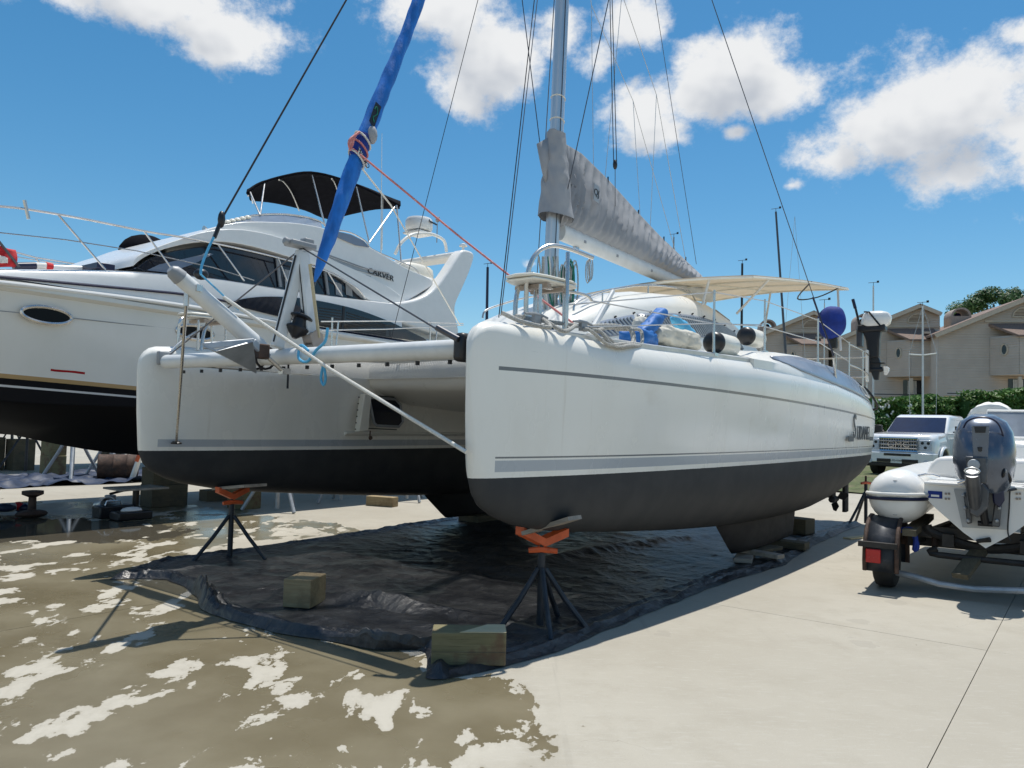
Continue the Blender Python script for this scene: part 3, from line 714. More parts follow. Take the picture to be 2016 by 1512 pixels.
for nm, v0 in (('hull', V0), ('hull', V1)):
    m = MB(); m.loft([hull_ring(u, v0) for u in dense(US)], True, True, True)
    hl = m.build(nm, M_hull, cat, ang=60)
    # fin keel
    k = MB()
    def kring(z, u0, u1, t, v0=v0):
        pr = [(0, 0), (.06, .55), (.2, .95), (.45, 1), (.75, .6), (1, .06)]
        return [Vector((lerp(u0, u1, a), v0-.5*t*b, z)) for a, b in pr] + [Vector((lerp(u0, u1, a), v0+.5*t*b, z)) for a, b in reversed(pr[1:])]
    k.loft([kring(.60, 4.05, 6.95, .24), kring(.45, 4.2, 6.92, .21), kring(.20, 4.52, 6.85, .19), kring(.13, 4.62, 6.83, .15), kring(.12, 4.7, 6.8, .10)], True, True, True)
    k.build('keel', M_anti, cat, ang=50)
    m = MB(); m.loft([[Vector((9.5+du, v0-dv, z)) for du, dv in ((0, .02), (.05, .035), (.22, .02), (.3, .004), (.3, -.004), (.22, -.02), (.05, -.035), (0, -.02))] for z in (.95, .5, .22)], True, True, True); m.build('rudder', M_anti, cat)
    m = MB(); m.loft([[Vector((8.75+du, v0-dv, z)) for du, dv in ((0, .02), (.08, .04), (.2, .02), (.2, -.02), (.08, -.04), (0, -.02))] for z in (.75, .52)], True, True, True)
    m.lathe([(.01, -.14), (.05, -.1), (.055, .1), (.04, .2), (.005, .24)], (8.88, v0, .47), Matrix.Rotation(rad(90), 3, 'Y'), 12); dl = m.build('sail_drive', M_anti, cat)
    m = MB()
    for a in (35, 155, 275):
        d = Vector((0, math.cos(rad(a)), math.sin(rad(a)))); s = Vector((0, -d.z, d.y))
        c = Vector((9.03, v0, .47)); m.loft([[c+d*.04-s*.02-Vector((.02, 0, 0)), c+d*.04+s*.02+Vector((.02, 0, 0)), c+d*.1+s*.07+Vector((.03, 0, 0)), c+d*.19+s*.03+Vector((.02, 0, 0)), c+d*.2-s*.02, c+d*.11-s*.065-Vector((.03, 0, 0))],
               [q+Vector((.012, 0, 0)) for q in [c+d*.04-s*.02-Vector((.02, 0, 0)), c+d*.04+s*.02+Vector((.02, 0, 0)), c+d*.1+s*.07+Vector((.03, 0, 0)), c+d*.19+s*.03+Vector((.02, 0, 0)), c+d*.2-s*.02, c+d*.11-s*.065-Vector((.03, 0, 0))]]], True, True, True)
    m.build('propeller', M_black, cat)
# bridge deck between the hulls
m = MB(); rings = []
for (u, zt, zb) in ((2.62, 2.10, 2.04), (2.64, 2.17, 1.97), (2.72, 2.22, 1.92), (2.9, 2.25, 1.86), (3.3, 2.27, 1.76), (4.2, 2.3, 1.70), (7, 2.28, 1.70), (8.6, 2.2, 1.75), (8.9, 2.15, 1.85)):
    rings.append([Vector((u, v, z)) for v, z in ((.2, zb), (.7, zb-.02), (2.18, zb-.03), (3.66, zb-.02), (4.16, zb), (4.16, zt), (2.18, zt+.03), (.2, zt))])
m.loft(rings, True, True, True); m.build('bridge_deck', M_white, cat, ang=50)
# chine step along the inside of the far hull
m = MB(); m.loft([[Vector((u, V1-interp(HB, u)*.9-.0+d, z)) for d, z in ((.06, 1.40), (-.05, 1.385), (-.05, 1.37), (.06, 1.30))] for u in dense([2.3, 2.6, 4, 6, 8], .3)], True, True, True); m.build('chine', M_white, cat)
# raised trunk with wrap-round glazing over each hull's after half
ZT = [(3.9, 2.32), (4.4, 2.40), (5.2, 2.46), (6, 2.49), (7.67, 2.47), (8.6, 2.42), (9.3, 2.36), (9.8, 2.27), (10.15, 2.15), (10.3, 2.0)]
ZL = [(3.9, 2.27), (4.4, 2.28), (5.8, 2.22), (6.7, 2.17), (8.0, 2.11), (8.8, 2.06), (9.6, 1.99), (10.0, 1.93), (10.3, 1.82)]
for v0, sg in ((V0, -1), (V1, 1)):
    m = MB(); r_ = []; gl = []
    for u in dense([3.9, 4.4, 5.2, 6, 7, 8, 8.8, 9.4, 9.8, 10.1, 10.28], .2):
        b = interp(HB, u); zt, zl = interp(ZT, u), interp(ZL, u); o0, o1 = b-.035, b-.27
        pr = [(o0+.0, zl-.1), (o0, zl), (lerp(o0, o1, .45), lerp(zl, zt, .55)), (o1+.05, zt-.015), (o1, zt), (o1-.12, zt+.015), (-.3, zt+.03), (-.5, zt-.1), (-.5, zl-.1)]
        r_.append([Vector((u, v0+sg*y, z)) for y, z in pr])
        if 4.45 < u < 10.2:
            e = .012; f = min(1, (u-4.4)/1.1); zl2, zt2 = lerp(lerp(zl, zt, .55), zl+.015, f), lerp(lerp(zl, zt, .6), zt-.03, f)
            def at(z): t = (z-zl)/(zt-zl); return (lerp(o0, lerp(o0, o1, .45), t/.55) if t < .55 else lerp(lerp(o0, o1, .45), o1+.05, (t-.55)/.45))
            gl.append([Vector((u, v0+sg*(at(z)+e), z)) for z in [lerp(zl2, zt2, q/4) for q in range(5)]])
    m.loft(r_, True, True, True); tk = m.build('cabin_trunk', M_white, cat, ang=50)
    g_ = MB(); g_.loft(gl, False); g_.build('side_glazing', M_glassblue, tk, solid=.006)
    m = MB(); c = [q for q in gl if q[0].x > 9.0][0]; p0, p1 = c[1], c[3]
    fr_ = [p0, p1, p1+Vector((.28, 0, -.03)), p0+Vector((.28, 0, -.03))]; m.tube([q+Vector((0, sg*.015, 0)) for q in fr_], .014, 6, closed=True); pw = m.build('opening_port', M_white, tk)
    m = MB(); m.prism([q+Vector((0, sg*.008, 0)) for q in fr_], (0, sg*.004, 0)); m.build('pane', M_glass, pw, smooth=False)
# aluminium toe rails
for v0, sg in ((V0, -1), (V1, 1)):
    m = MB(); m.loft([[Vector((u, v0+sg*(max(.03, interp(HB, u)-.125)+d), interp(ZD, u)-.055+z)) for d, z in ((0, 0), (.045, -.02), (.05, .03), (.005, .045))] for u in dense([.42, 1, 2, 3, 4, 4.4], .2)], True, True, True); m.build('toe_rail', M_alu, cat)
# coach roof
CT = [(3.2, 2.5, .55), (3.3, 2.68, .70), (3.5, 2.83, .80), (3.9, 2.98, .86), (4.6, 3.20, .90), (5.4, 3.36, .92), (6.4, 3.47, .92), (7.2, 3.47, .90), (8.0, 3.36, .88), (8.7, 3.21, .85), (9.3, 3.02, .82), (9.6, 2.85, .80)]
m = MB(); rings = []
for i in range(len(CT)-1):
    n = 4
    for k in range(n):
        t = k/n; rings.append(tuple(lerp(CT[i][j], CT[i+1][j], t) for j in range(3)))
rings.append(CT[-1]); RR = []
def coach_ring(u, zt, hw):
    zb = 2.22; h = zt-zb; half = [(hw+.24, zb), (hw+.20, zb+.42*h), (hw+.02, zb+.76*h)]
    for q in range(1, 9):
        t = q/8*math.pi/2; half.append((hw+.02-.36*(1-math.cos(t)), zb+.76*h+.24*h*math.sin(t)))
    half += [(hw*.45, zt+.03), (0, zt+.045)]
    return [Vector((u, VC-y, z)) for y, z in half]+[Vector((u, VC+y, z)) for y, z in reversed(half[:-1])]
m.loft([coach_ring(*r) for r in rings], True, True, True); coach = m.build('coach_roof', M_white, cat, ang=45)
# slanted side windows with ribbed shades
def coach_side(u, f, off=.012):
    zt = interp([(a, b) for a, b, c in CT], u); hw = interp([(a, c) for a, b, c in CT], u); zb = 2.22; h = zt-zb
    return Vector((u, VC-lerp(hw+.20, hw+.02, f)-off, zb+lerp(.42, .76, f)*h+off*.3))
for (u0, u1, nm) in ((3.62, 4.5, 'front'), (4.6, 7.9, 'rear')):
    m = MB(); m.loft([[coach_side(u, f) for f in (.18, .4, .65, .92)] for u in [lerp(u0, u1, q/10) for q in range(11)]], False); wn_ = m.build('side_window', M_glassblue, coach, solid=.01)
    n = int((u1-u0)/.075)
    for q in range(n):
        m = MB(); u = lerp(u0+.05, u1-.05, q/(n-1)); m.tube([coach_side(u+.06, .22, .028), coach_side(u, .55, .028), coach_side(u-.05, .86, .028)], .013, 5); m.build('shade_rib', M_shade, wn_)
for q in range(11):
    u = 3.7+q*.42; m = MB(); m.lathe([(.012, 0), (.012, .03), (.006, .035)], coach_side(u, .97, .0), Matrix.Rotation(rad(60), 3, 'X'), 6); m.build('snap_stud', M_black, coach)
# grab rails
for vv in (1.5, 2.86):
    m = MB(); pts = [(3.55, vv, 2.86), (3.6, vv, 2.96)] + [(u, vv, interp([(a, b) for a, b, c in CT], u)+.10) for u in (3.9, 4.4, 5, 5.6, 6.2, 6.7)] + [(6.95, vv, 3.46), (7.0, vv, 3.36)]
    m.tube(spline(pts, 4), .013, 8)
    for u in (4.2, 5.4): m.tube([(u, vv, interp([(a, b) for a, b, c in CT], u)-.02), (u, vv, interp([(a, b) for a, b, c in CT], u)+.1)], .011, 6)
    m.build('grab_rail', M_steel, coach)
m = MB(); m.loft([[Vector((7.75+du, 1.5, 3.40+dz)), Vector((8.35+du, 1.5, 3.30+dz)), Vector((8.35+du, 1.8, 3.31+dz)), Vector((7.75+du, 1.8, 3.41+dz))] for du, dz in ((0, -.05), (0, .04))], True, True, True); m.build('instrument_pod', M_tan, coach, bev=.015)
for dv in (-.42, 0, .42):
    m = MB(); m.prism([Vector((3.245, VC+dv-.18, 2.52)), Vector((3.245, VC+dv+.18, 2.52)), Vector((3.345, VC+dv+.17, 2.68)), Vector((3.345, VC+dv-.17, 2.68))], (-.03, 0, .015)); m.build('front_window', M_glass, coach, smooth=False)
# stay-like strut leaning on the cabin front
m = MB(); m.tube([B_(1160, 660, .6), B_(1207, 573, .6)], [.035, .022], 8); m.tube([B_(1165, 655, .58), B_(1200, 600, .58)], .01, 6); m.build('strut', M_paintalu, cat)

# forward cross beam, striker frame and sprit
UB = .13
m = MB(); pa, pb = Vector((UB, .14, 2.055)), Vector((UB, 4.14, 2.07))
m.loft([[Vector((UB+.076*math.cos(2*math.pi*k/24), lerp(pa.y, pb.y, t), lerp(2.055, 2.075, t)+.070*math.sin(2*math.pi*k/24))) for k in range(24)] for t in [q/20 for q in range(21)]], True, True, True)
xb = m.build('cross_beam', M_paintalu, cat)
m = MB(); m.box((UB, .17, 2.06), (.2, .10, .2)); m.build('beam_bracket', M_black, xb, bev=.03)
m = MB(); m.box((UB-.02, 4.16, 2.11), (.14, .06, .14)); m.build('beam_bracket', M_grey, xb, bev=.015)
for vv, uu in ((.55, .0), (.6, .1)): pass
for i in range(12):
    m = MB(); vv = .35+i*.32; m.lathe([(.016, 0), (.016, .03)], (UB+.03, vv, 1.955), n=8); m.build('net_hook', M_black, xb)
ap = B_(595, 488, VC)
def striker(pb_, w, d, name='striker_post'):
    m = MB(); m.beam(ap+Vector((0, 0, -.03)), pb_, w, d, (1, 0, 0)); o = m.build(name, M_paintalu, cat, bev=.015)
    dd = (pb_-ap).normalized(); m = MB(); m.beam(ap+dd*.08+Vector((-.055, -.01, 0)), pb_-dd*.05+Vector((-.055, -.01, 0)), .01, .012, (1, 0, 0)); m.build('groove', M_black, o)
striker(B_(545, 685, VC+.05), .075, .10); striker(B_(613, 672, VC-.08), .07, .11)
m = MB(); m.beam(B_(610, 520, VC-.16), B_(628, 665, VC-.16), .03, .012, (1, 0, 0)); m.build('wood_batten', M_timberlight, cat)
m = MB(); m.box(ap+Vector((-.02, 0, .02)), (.26, .13, .05)); m.box(ap+Vector((.05, 0, .06)), (.1, .08, .06)); m.tube([ap+Vector((-.13, 0, .02)), ap+Vector((-.19, 0, .03))], .035, 8); m.build('striker_head', M_grey, cat, bev=.012)
bp = B_(617, 668, VC-.1)
m = MB(); R_ = Matrix.Rotation(rad(90), 3, 'X')
for dv in (-.06, .05): m.prism([bp+Vector((-.08+a, dv, b)) for a, b in ((0, .03), (.06, .075), (.13, .05), (.16, -.06), (.12, -.1), (.04, -.07))], (0, .012, 0))
m.lathe([(.05, -.05), (.05, .05)], bp+Vector((-.02, 0, .01)), R_, 14); m.box(bp+Vector((.02, 0, -.09)), (.12, .1, .08)); m.build('striker_foot', M_tan, cat)
# sprit: tapered aluminium tube from the beam forwards and up
st, sb = B_(347, 540, VC), B_(518, 690, VC)
m = MB(); dd = (sb-st).normalized(); m.tube([st+dd*.03, st+dd*.06, lerp(st, sb, .5), sb-dd*.05, sb], [.056, .06, .066, .07, .06], 18); sp = m.build('bowsprit', M_paintalu, cat)
m = MB(); m.tube([st-dd*.06, st-dd*.03, st+dd*.04], [.03, .055, .063], 18); m.build('end_cap', M_grey, sp)
m = MB(); m.tube([st+dd*.12+Vector((0, .02, -.05)), st+dd*.12+Vector((0, .02, -.16))], .02, 8); m.build('lug', M_steel, sp); m = MB(); m.box(st+dd*.18+Vector((0, -.065, .01)), (.05, .02, .05)); m.build('lug', M_steel, sp)
m = MB(); m.tube([sb+dd*.02+Vector((0, 0, -.02)), sb+dd*.16+Vector((.05, 0, -.06))], .018, 8); m.box(sb+dd*.2+Vector((.05, 0, -.05)), (.08, .06, .05)); m.build('toggle', M_steel, sp)
# bobstay ropes from the sprit to the two stems
m = MB(); e1 = Vector((-.02, -.06, 1.37)); m.tube([B_(440, 585, VC-.1), B_(650, 727, 1.45), B_(918, 890, -.05)], .014, 8); m.build('bridle_rope', M_ropewhite, cat)
m = MB(); q0 = st+dd*.12+Vector((0, .02, -.14)); q1 = B_(347, 872, 4.12); m.tube([q0, q1], .013, 8); br = m.build('bridle_rod', M_steel, cat)
m = MB(); m.lathe([(.05, -.012), (.055, 0), (.03, .02)], q1, n=12); m.build('rod_foot', M_black, br)
# bow anchor slung under the sprit
an = thing('anchor', 'galvanised plough anchor hanging under the sprit on the cross beam', 'anchor', CAT)
m = MB(); A1 = [B_(x, y, VC-.12) for x, y in ((402, 683), (425, 692), (468, 697), (500, 703), (542, 736), (505, 705), (470, 676), (440, 682), (418, 678))]
tip = B_(508, 735, VC-.02)
vs = [B_(400, 680, VC-.18), B_(425, 690, VC-.3), B_(497, 672, VC-.3), B_(505, 734, VC-.05), B_(440, 700, VC+.12), B_(498, 680, VC+.12)]
m.add(vs, [(0, 1, 4), (1, 2, 3), (1, 3, 4), (4, 3, 5)]); m.build('fluke', M_jackgrey, an, smooth=False, solid=.014)
m = MB(); m.beam(B_(400, 681, VC-.1), B_(500, 672, VC-.1), .03, .05); m.beam(B_(497, 672, VC-.1), B_(528, 704, VC-.1), .04, .06); m.build('shank', M_jackgrey, an, bev=.008)
m = MB(); m.box(B_(515, 692, VC-.08), (.1, .09, .12)); m.build('bow_roller', M_rust, an, bev=.01)
for x in (503, 523):
    m = MB(); c = Vector((UB, B_(x, 700, VC).y, 2.06)); vv = CAT.U(x, 700, UB).y
    m.tube([(UB+.1*math.cos(a*.5236), vv, 2.065+.1*math.sin(a*.5236)) for a in range(12)], .011, 6, closed=True); m.build('lashing', M_ropeblack, cat)
for x, y0, y1 in ((568, 715, 765),):
    m = MB(); vv = CAT.U(x, y0, UB).y; m.tube([CAT.U(x, y0, UB), CAT.U(x-2, y1, UB)], .009, 6); m.build('hanging_cord', M_ropeblack, cat)
m = MB(); m.tube(spline([CAT.U(607, 690, UB-.1), CAT.U(592, 680, UB-.1), CAT.U(588, 705, UB-.1), CAT.U(605, 712, UB-.1), CAT.U(622, 690, UB-.1), CAT.U(640, 672, UB-.1), CAT.U(645, 645, UB-.1)], 6), .012, 6)
tag(m.build('blue_rope', M_ropeblue), 'light blue rope knotted around the cross beam by the striker foot', 'rope').matrix_world = CAT.mat()
m = MB(); m.tube(spline([CAT.U(636, 720, UB), CAT.U(632, 745, UB), CAT.U(637, 758, UB), CAT.U(641, 745, UB), CAT.U(638, 722, UB)], 5), .011, 6)
tag(m.build('blue_rope', M_ropeblue), 'light blue rope loop hanging below the cross beam', 'rope').matrix_world = CAT.mat()
# trampoline net
def net_mat():
    m, nt, b = newmat('trampoline_mesh')
    p = nd(nt, 'ShaderNodeTexCoord').outputs['Object']; s = nd(nt, 'ShaderNodeSeparateXYZ', {0: p})
    x, y = X(nt, s.outputs[0]), X(nt, s.outputs[1]); a = (x*(1/.02)).m('FRACT').gt(.42); c = (y*(1/.02)).m('FRACT').gt(.42)
    tr = nd(nt, 'ShaderNodeBsdfTransparent'); ms = nd(nt, 'ShaderNodeMixShader', {0: a*c})
    b.inputs['Base Color'].default_value = (.5, .5, .49, 1); b.inputs['Roughness'].default_value = .8
    nt.links.new(b.outputs[0], ms.inputs[1]); nt.links.new(tr.outputs[0], ms.inputs[2]); nt.links.new(ms.outputs[0], nt.nodes['Material Output'].inputs[0]); return m
m = MB(); m.grid(lambda a, b: (lerp(.26, 2.6, a), lerp(.40, 3.96, b)*1.0, 2.045-.05*math.sin(math.pi*a)*math.sin(math.pi*b)), 24, 24); m.build('trampoline', net_mat(), cat)
m = MB(); m.tube([(.26, .4, 2.045), (2.6, .4, 2.045), (2.6, 3.96, 2.045), (.26, 3.96, 2.045)], .014, 6, closed=True)
for i in range(26): m.tube([(lerp(.3, 2.55, i/25), 3.96, 2.045), (lerp(.32, 2.57, i/25), 4.06, 2.06)], .005, 4)
for i in range(30): m.tube([(2.6, lerp(.5, 3.9, i/29), 2.045), (2.66, lerp(.52, 3.92, i/29), 2.06)], .005, 4)
m.build('net_lacing', M_ropewhite, cat)

# escape hatch on the far hull's inner side
VH = 3.80
m = MB(); m.prism([B_(x, y, VH) for x, y in ((708, 775), (722, 778), (716, 848), (697, 850))], (0, -.09, 0)); hb = m.build('hatch_box', M_cream, cat, bev=.012)
for k in range(6): m = MB(); m.lathe([(.008, 0), (.008, .012)], B_(lerp(706, 699, k/5), lerp(782, 845, k/5), VH-.092), Matrix.Rotation(rad(90), 3, 'X'), 6); m.build('screw', M_black, hb)
hp = [B_(x, y, VH-.05) for x, y in ((727, 786), (733, 783), (778, 786), (788, 797), (793, 830), (785, 840), (742, 838), (736, 832))]
m = MB(); m.tube(hp, .018, 6, closed=True); hf = m.build('escape_hatch', M_grey, cat)
m = MB(); m.prism(hp, (0, .02, 0)); m.build('pane', M_glass, hf, smooth=False)
m = MB(); m.beam(B_(733, 779, VH-.05), B_(775, 782, VH-.05), .03, .012); m.beam(B_(718, 843, VH-.05), B_(780, 846, VH-.05), .03, .012); m.build('hinge_bar', M_black, hf)
m = MB(); cc = B_(729, 862, VH-.02); m.lathe([(.03, 0), (.02, .02)], cc, Matrix.Rotation(rad(90), 3, 'X'), 8); m.tube([B_(729, 848, VH-.03), B_(728, 862, VH-.03)], .008, 6); m.build('hatch_latch', M_rust, hf)

# mast, boom and sail cover
def mastp(z): return Vector((4.02+.033*(z-2.2), VC, z))
m = MB(); m.loft([[mastp(z)+Vector((.115*math.cos(2*math.pi*k/20), .075*math.sin(2*math.pi*k/20), 0)) for k in range(20)] for z in (2.28, 3.5, 5, 7, 9, 11, 13.6)], True, True, True); mastobj = m.build('mast', M_alu, cat)
m = MB(); m.tube([mastp(z)+Vector((.125, 0, 0)) for z in (3.8, 13.4)], .014, 6); m.build('luff_track', M_grey, mastobj)
m = MB(); m.tube([mastp(z)+Vector((-.03, -.075, 0)) for z in (2.4, 13.4)], .006, 5); m.build('seam', M_wire, mastobj)
for z in (5.45, 5.75):
    m = MB(); m.tube([mastp(z)+Vector((.12*math.cos(k*.5236), .08*math.sin(k*.5236), .01*math.sin(k))) for k in range(12)], .008, 5, closed=True); m.build('lashing', M_ropewhite, mastobj)
SPZ = 8.6
for sg in (-1, 1):
    m = MB(); m.tube([mastp(SPZ), mastp(SPZ)+Vector((.12, sg*1.0, .05))], [.03, .02], 8); m.build('spreader', M_alu, mastobj)
ba, bb = mastp(4.03)+Vector((.17, 0, 0)), Vector((9.1, VC, 3.90))
m = MB(); m.loft([[lerp(ba, bb, t)+Vector((0, .085*math.cos(2*math.pi*k/16), .115*math.sin(2*math.pi*k/16))) for k in range(16)] for t in (0, .25, .5, .75, 1)], True, True, True); boom = m.build('boom', M_paintalu, cat)
for t in (.1, .28, .5): m = MB(); m.box(lerp(ba, bb, t)+Vector((0, -.075, -.03)), (.06, .02, .04)); m.build('boom_fitting', M_grey, boom, bev=.006)
m = MB(); p = lerp(ba, bb, .08); m.tube([p+Vector((0, 0, -.09)), p+Vector((0, 0, -.2))], .02, 6); m.box(p+Vector((0, 0, -.14)), (.1, .05, .06)); m.build('vang_block', M_steel, boom, bev=.01)
TOP = [B_(x, y, VC) for x, y in ((1108, 280), (1145, 302), (1200, 356), (1250, 412), (1300, 465), (1340, 503), (1380, 541))]
m = MB(); rings = []; NN = 150
for i in range(NN+1):
    t = i/NN; k = t*(len(TOP)-1); j = min(int(k), len(TOP)-2); tp = lerp(TOP[j], TOP[j+1], k-j)
    bt = lerp(ba, bb, min(1, (tp.x-ba.x)/(bb.x-ba.x))); zb = bt.z+.06
    H_ = max(.05, tp.z-zb); w0 = .115+.05*math.sin(math.pi*min(1, t*1.6))*(1-t); ring = []
    for k2 in range(40):
        a = 2*math.pi*k2/40; s = .5-.5*math.cos(a) if False else None
        # teardrop: narrow ridge, belly at the boom
        f = (1+math.cos(a))/2                      # 1 at the ridge, 0 at the foot
        wdt = (w0*(1-f)**.75+.012)*math.sin(a) if f < .999 else 0
        pl = (.085*abs(math.sin(i*.55-f*5.5+2.2*mnoise.noise((t*5, f*1.5, 0))))-.015)*min(1, (1-f)*3)*min(1, f*3+.3)*(1.3-t) + .018*mnoise.noise((t*22, f*9, 3))*min(1, (1-f)*3)
        ring.append(Vector((tp.x-(1-f)*.12+.25*(1-f)*0, VC+wdt*1.6+(pl if math.sin(a) < 0 else -pl), zb+H_*f**1.0 - (.03*math.sin(math.pi*t*4)**2 if f < .01 else 0))))
    rings.append(ring)
m.loft(rings, True, True, True); sc_ = m.build('sail_cover', M_greycloth, boom, ang=75)
# front sleeve of the cover round the mast
m = MB(); rings = []
for i in range(41):
    t = i/40; z = lerp(4.18, 5.28, t); c = mastp(z)+Vector((.07*(1-t), 0, 0)); ring = []
    for k in range(36):
        a = 2*math.pi*k/36; r1 = lerp(.27, .135, t**.8)+.02*mnoise.noise((math.cos(a)*2, math.sin(a)*2, t*7))+.012*math.sin(t*26+3*math.sin(a*2))*math.sin(math.pi*t)
        r2 = lerp(.20, .10, t)+.02*mnoise.noise((math.cos(a)*2, math.sin(a)*2, t*9+4))
        ring.append(c+Vector((r1*math.cos(a)*(1.15 if math.cos(a) < 0 else 1), r2*math.sin(a), .05*mnoise.noise((math.cos(a)*1.5, math.sin(a)*1.5, 1)) if i in (0, 40) else 0)))
    rings.append(ring)
m.loft(rings, True, False, True); m.build('cover_sleeve', M_greycloth, boom, ang=75)
m = MB(); fl = [mastp(5.2)+Vector((-.13, .02, 0)), mastp(5.05)+Vector((-.34, .06, 0)), mastp(4.75)+Vector((-.24, .04, 0)), mastp(4.55)+Vector((-.2, 0, 0)), mastp(4.9)+Vector((-.14, -.02, 0))]; m.add(fl, [(0, 1, 2, 3, 4)]); m.build('cover_flap', M_greycloth, boom, solid=.02)
m = MB(); lp = B_(1173, 380, VC-.20); m.prism([lp+Vector((a, 0, b)) for a, b in ((-.07, -.11), (.07, -.13), (.07, .1), (-.06, .12))], (0, -.012, 0)); lb = m.build('maker_patch', M_silver, boom, smooth=False)
text('patch_mark', 'QJ', M_black, lb, lp+Vector((0, -.016, 0)), (1, 0, -.1), (.1, 0, 1), .13, .002)
for (x, y) in ((1197, 355), (1257, 420), (1307, 472), (1350, 512)):
    m = MB(); p = B_(x, y, VC); m.tube([p+Vector((0, 0, -.1)), p+Vector((0, 0, .05))], .012, 6); m.build('lazy_jack_eye', M_black, boom)
# furled headsail on its stay
fs0, fs1 = B_(586, 655, VC), B_(815, 0, VC)
ftop = fs0+(fs1-fs0)*2.55
m = MB(); m.tube([fs0, ftop], .008, 6); m.build('forestay', M_wire, cat)
m = MB(); rings = []; fd = (fs1-fs0); L1 = 2.5; t0 = (B_(621, 556, VC)-fs0).length/fd.length
ax1 = fd.normalized(); n1 = Vector((0, 1, 0)); n2 = ax1.cross(n1)
for i in range(261):
    t = lerp(t0, L1, i/260); zz = t*fd.length; grow = min(1, (t-t0)*9+.03)**.6
    r0 = (.071-.004*zz/4)*grow*(1 if t < 2 else max(.25, 1-(t-2)*1.4)); off = n2*(.05*math.sin(zz*1.1+.5)*min(1, zz/3)); ring = []
    for k in range(20):
        a = 2*math.pi*k/20; tw = a+zz*1.2
        rr = r0*(1+.10*math.sin(2*tw+1)+.05*math.sin(zz*17+3*math.sin(tw)+mnoise.noise((zz*2, a, 0))*3)+.12*mnoise.noise((zz*1.6, math.cos(tw)*1.2, math.sin(tw)*1.2)))
        ring.append(fs0+ax1*zz+off+n1*(rr*math.cos(a))+n2*(rr*math.sin(a)))
    rings.append(ring)
m.loft(rings, True, True, True); jib = m.build('furled_jib', M_bluesail, cat, ang=80)
def along(px, py): p = B_(px, py, VC); return (p-fs0).dot(ax1)
sa, sb_ = along(708, 318), along(719, 270)
m = MB(); m.tube([fs0+ax1*lerp(sa, sb_, q/6)+n2*.02 for q in range(7)], [.075, .079, .080, .080, .079, .077, .073], 18); m.build('sleeve_band', M_bluecover, jib)
for i, (a0, mt) in enumerate(((.0, M_ropewhite), (.03, M_ropered), (.45, M_ropered), (.8, M_ropewhite))):
    z0 = lerp(sa, sb_, a0); m = MB(); m.tube([fs0+ax1*(z0+.05*math.cos(k*.3927))+n2*.02+n1*(.088*math.cos(k*.3927+1))+n2*(.088*math.sin(k*.3927+1)) for k in range(16)], .010, 6, closed=True); m.build('tie_rope', mt, jib)
m = MB(); c = fs0+ax1*(sb_+.02)+n2*.02; m.ell(c-n1*.07-n2*.03, (.05, .05, .09), 10, 6); m.build('torn_patch', M_greycloth, jib)
m = MB(); c = fs0+ax1*(sb_-.03)+n2*.02
for k in range(5): m.tube(spline([c-n1*.04+n2*.09, c-n1*.05+n2*(.13+.01*k)+ax1*(-.08-.02*k), c-n1*.03+n2*.11+ax1*(-.16-.015*k)], 4), .012, 5)
m.build('knot', M_ropered, jib)
m = MB(); c = fs0+ax1*(sa-.0)+n2*.02-n1*.081; m.prism([c+n2*a+ax1*b-n1*.004 for a, b in ((-.085, -.075), (.06, .0), (.075, .06), (-.07, -.02))], n1*-.004); pt = m.build('name_patch', M_plate, jib, smooth=False)
text('patch_lettering', 'CROW', M_black, pt, c-n1*.012+n2*-.005+ax1*-.008, n2*.145+ax1*.078, ax1*.145-n2*.078, .065, .002)
m = MB(); c = fs0+ax1*(sb_+.22)-n1*.071+n2*.02; m.prism([c+n2*a+ax1*b for a, b in ((-.02, -.13), (.055, -.1), (.055, .12), (-.02, .12))], n1*-.006); m.build('maker_label', M_black, jib, smooth=False)
m = MB(); m.tube(spline([c-n1*.008+n2*a+ax1*b for a, b in ((.0, -.08), (.03, -.04), (.0, .02), (.03, .08), (.045, .04))], 4), .006, 5); m.build('label_mark', M_ropegreen, jib)
dc = B_(589, 637, VC-.03)
m = MB(); Rf = ax1.to_track_quat('Z', 'Y').to_matrix(); m.lathe([(.02, -.14), (.085, -.075), (.10, -.06), (.10, -.045), (.06, -.035), (.06, .035), (.10, .045), (.10, .06), (.085, .07), (.03, .08), (.025, .2)], dc, Rf, 22); m.build('furler_drum', M_black, cat)
# red and white furling line led aft
m = MB(); m.tube([fs0+ax1*sa+n1*-.09+n2*.06, B_(900, 462, 1.6), B_(1010, 548, .9), B_(1128, 636, .35)], .010, 6); m.build('furling_line', M_ropered, cat)
m = MB(); m.tube([fs0+ax1*sa+n2*.09, B_(770, 405, 3.2), B_(905, 640, 4.1)], .010, 6); m.build('sheet_line', M_ropewhite, cat)

# standing and running rigging
def mast_hit(p0, p1):
    """height at which the picture line p0-p1 meets the mast"""
    best = None
    for i in range(600):
        z = 3+i*.03; q = proj(CAT.wld(mastp(z))); d = abs((p1[0]-p0[0])*(q[1]-p0[1])-(p1[1]-p0[1])*(q[0]-p0[0]))
        if best is None or d < best[0]: best = (d, z)
    return mastp(min(13.4, best[1]))
def wire(name, b3, p0, p1, r=.006, mt=None, top=None):
    m = MB(); m.tube([b3, top if top is not None else mast_hit(p0, p1)], r, 6); return m.build(name, mt or M_wire, cat)
cp = B_(1652, 806, -.47); cp2 = B_(1645, 745, -.42)
wire('shroud', B_(1641, 700, -.40), (1640, 700), (1455, 0), .006, top=mastp(12.6))
m = MB(); m.tube([cp, cp2], .016, 8); m.tube([cp2, B_(1641, 705, -.41)], [.02, .012], 8); m.build('turnbuckle', M_steel, cat)
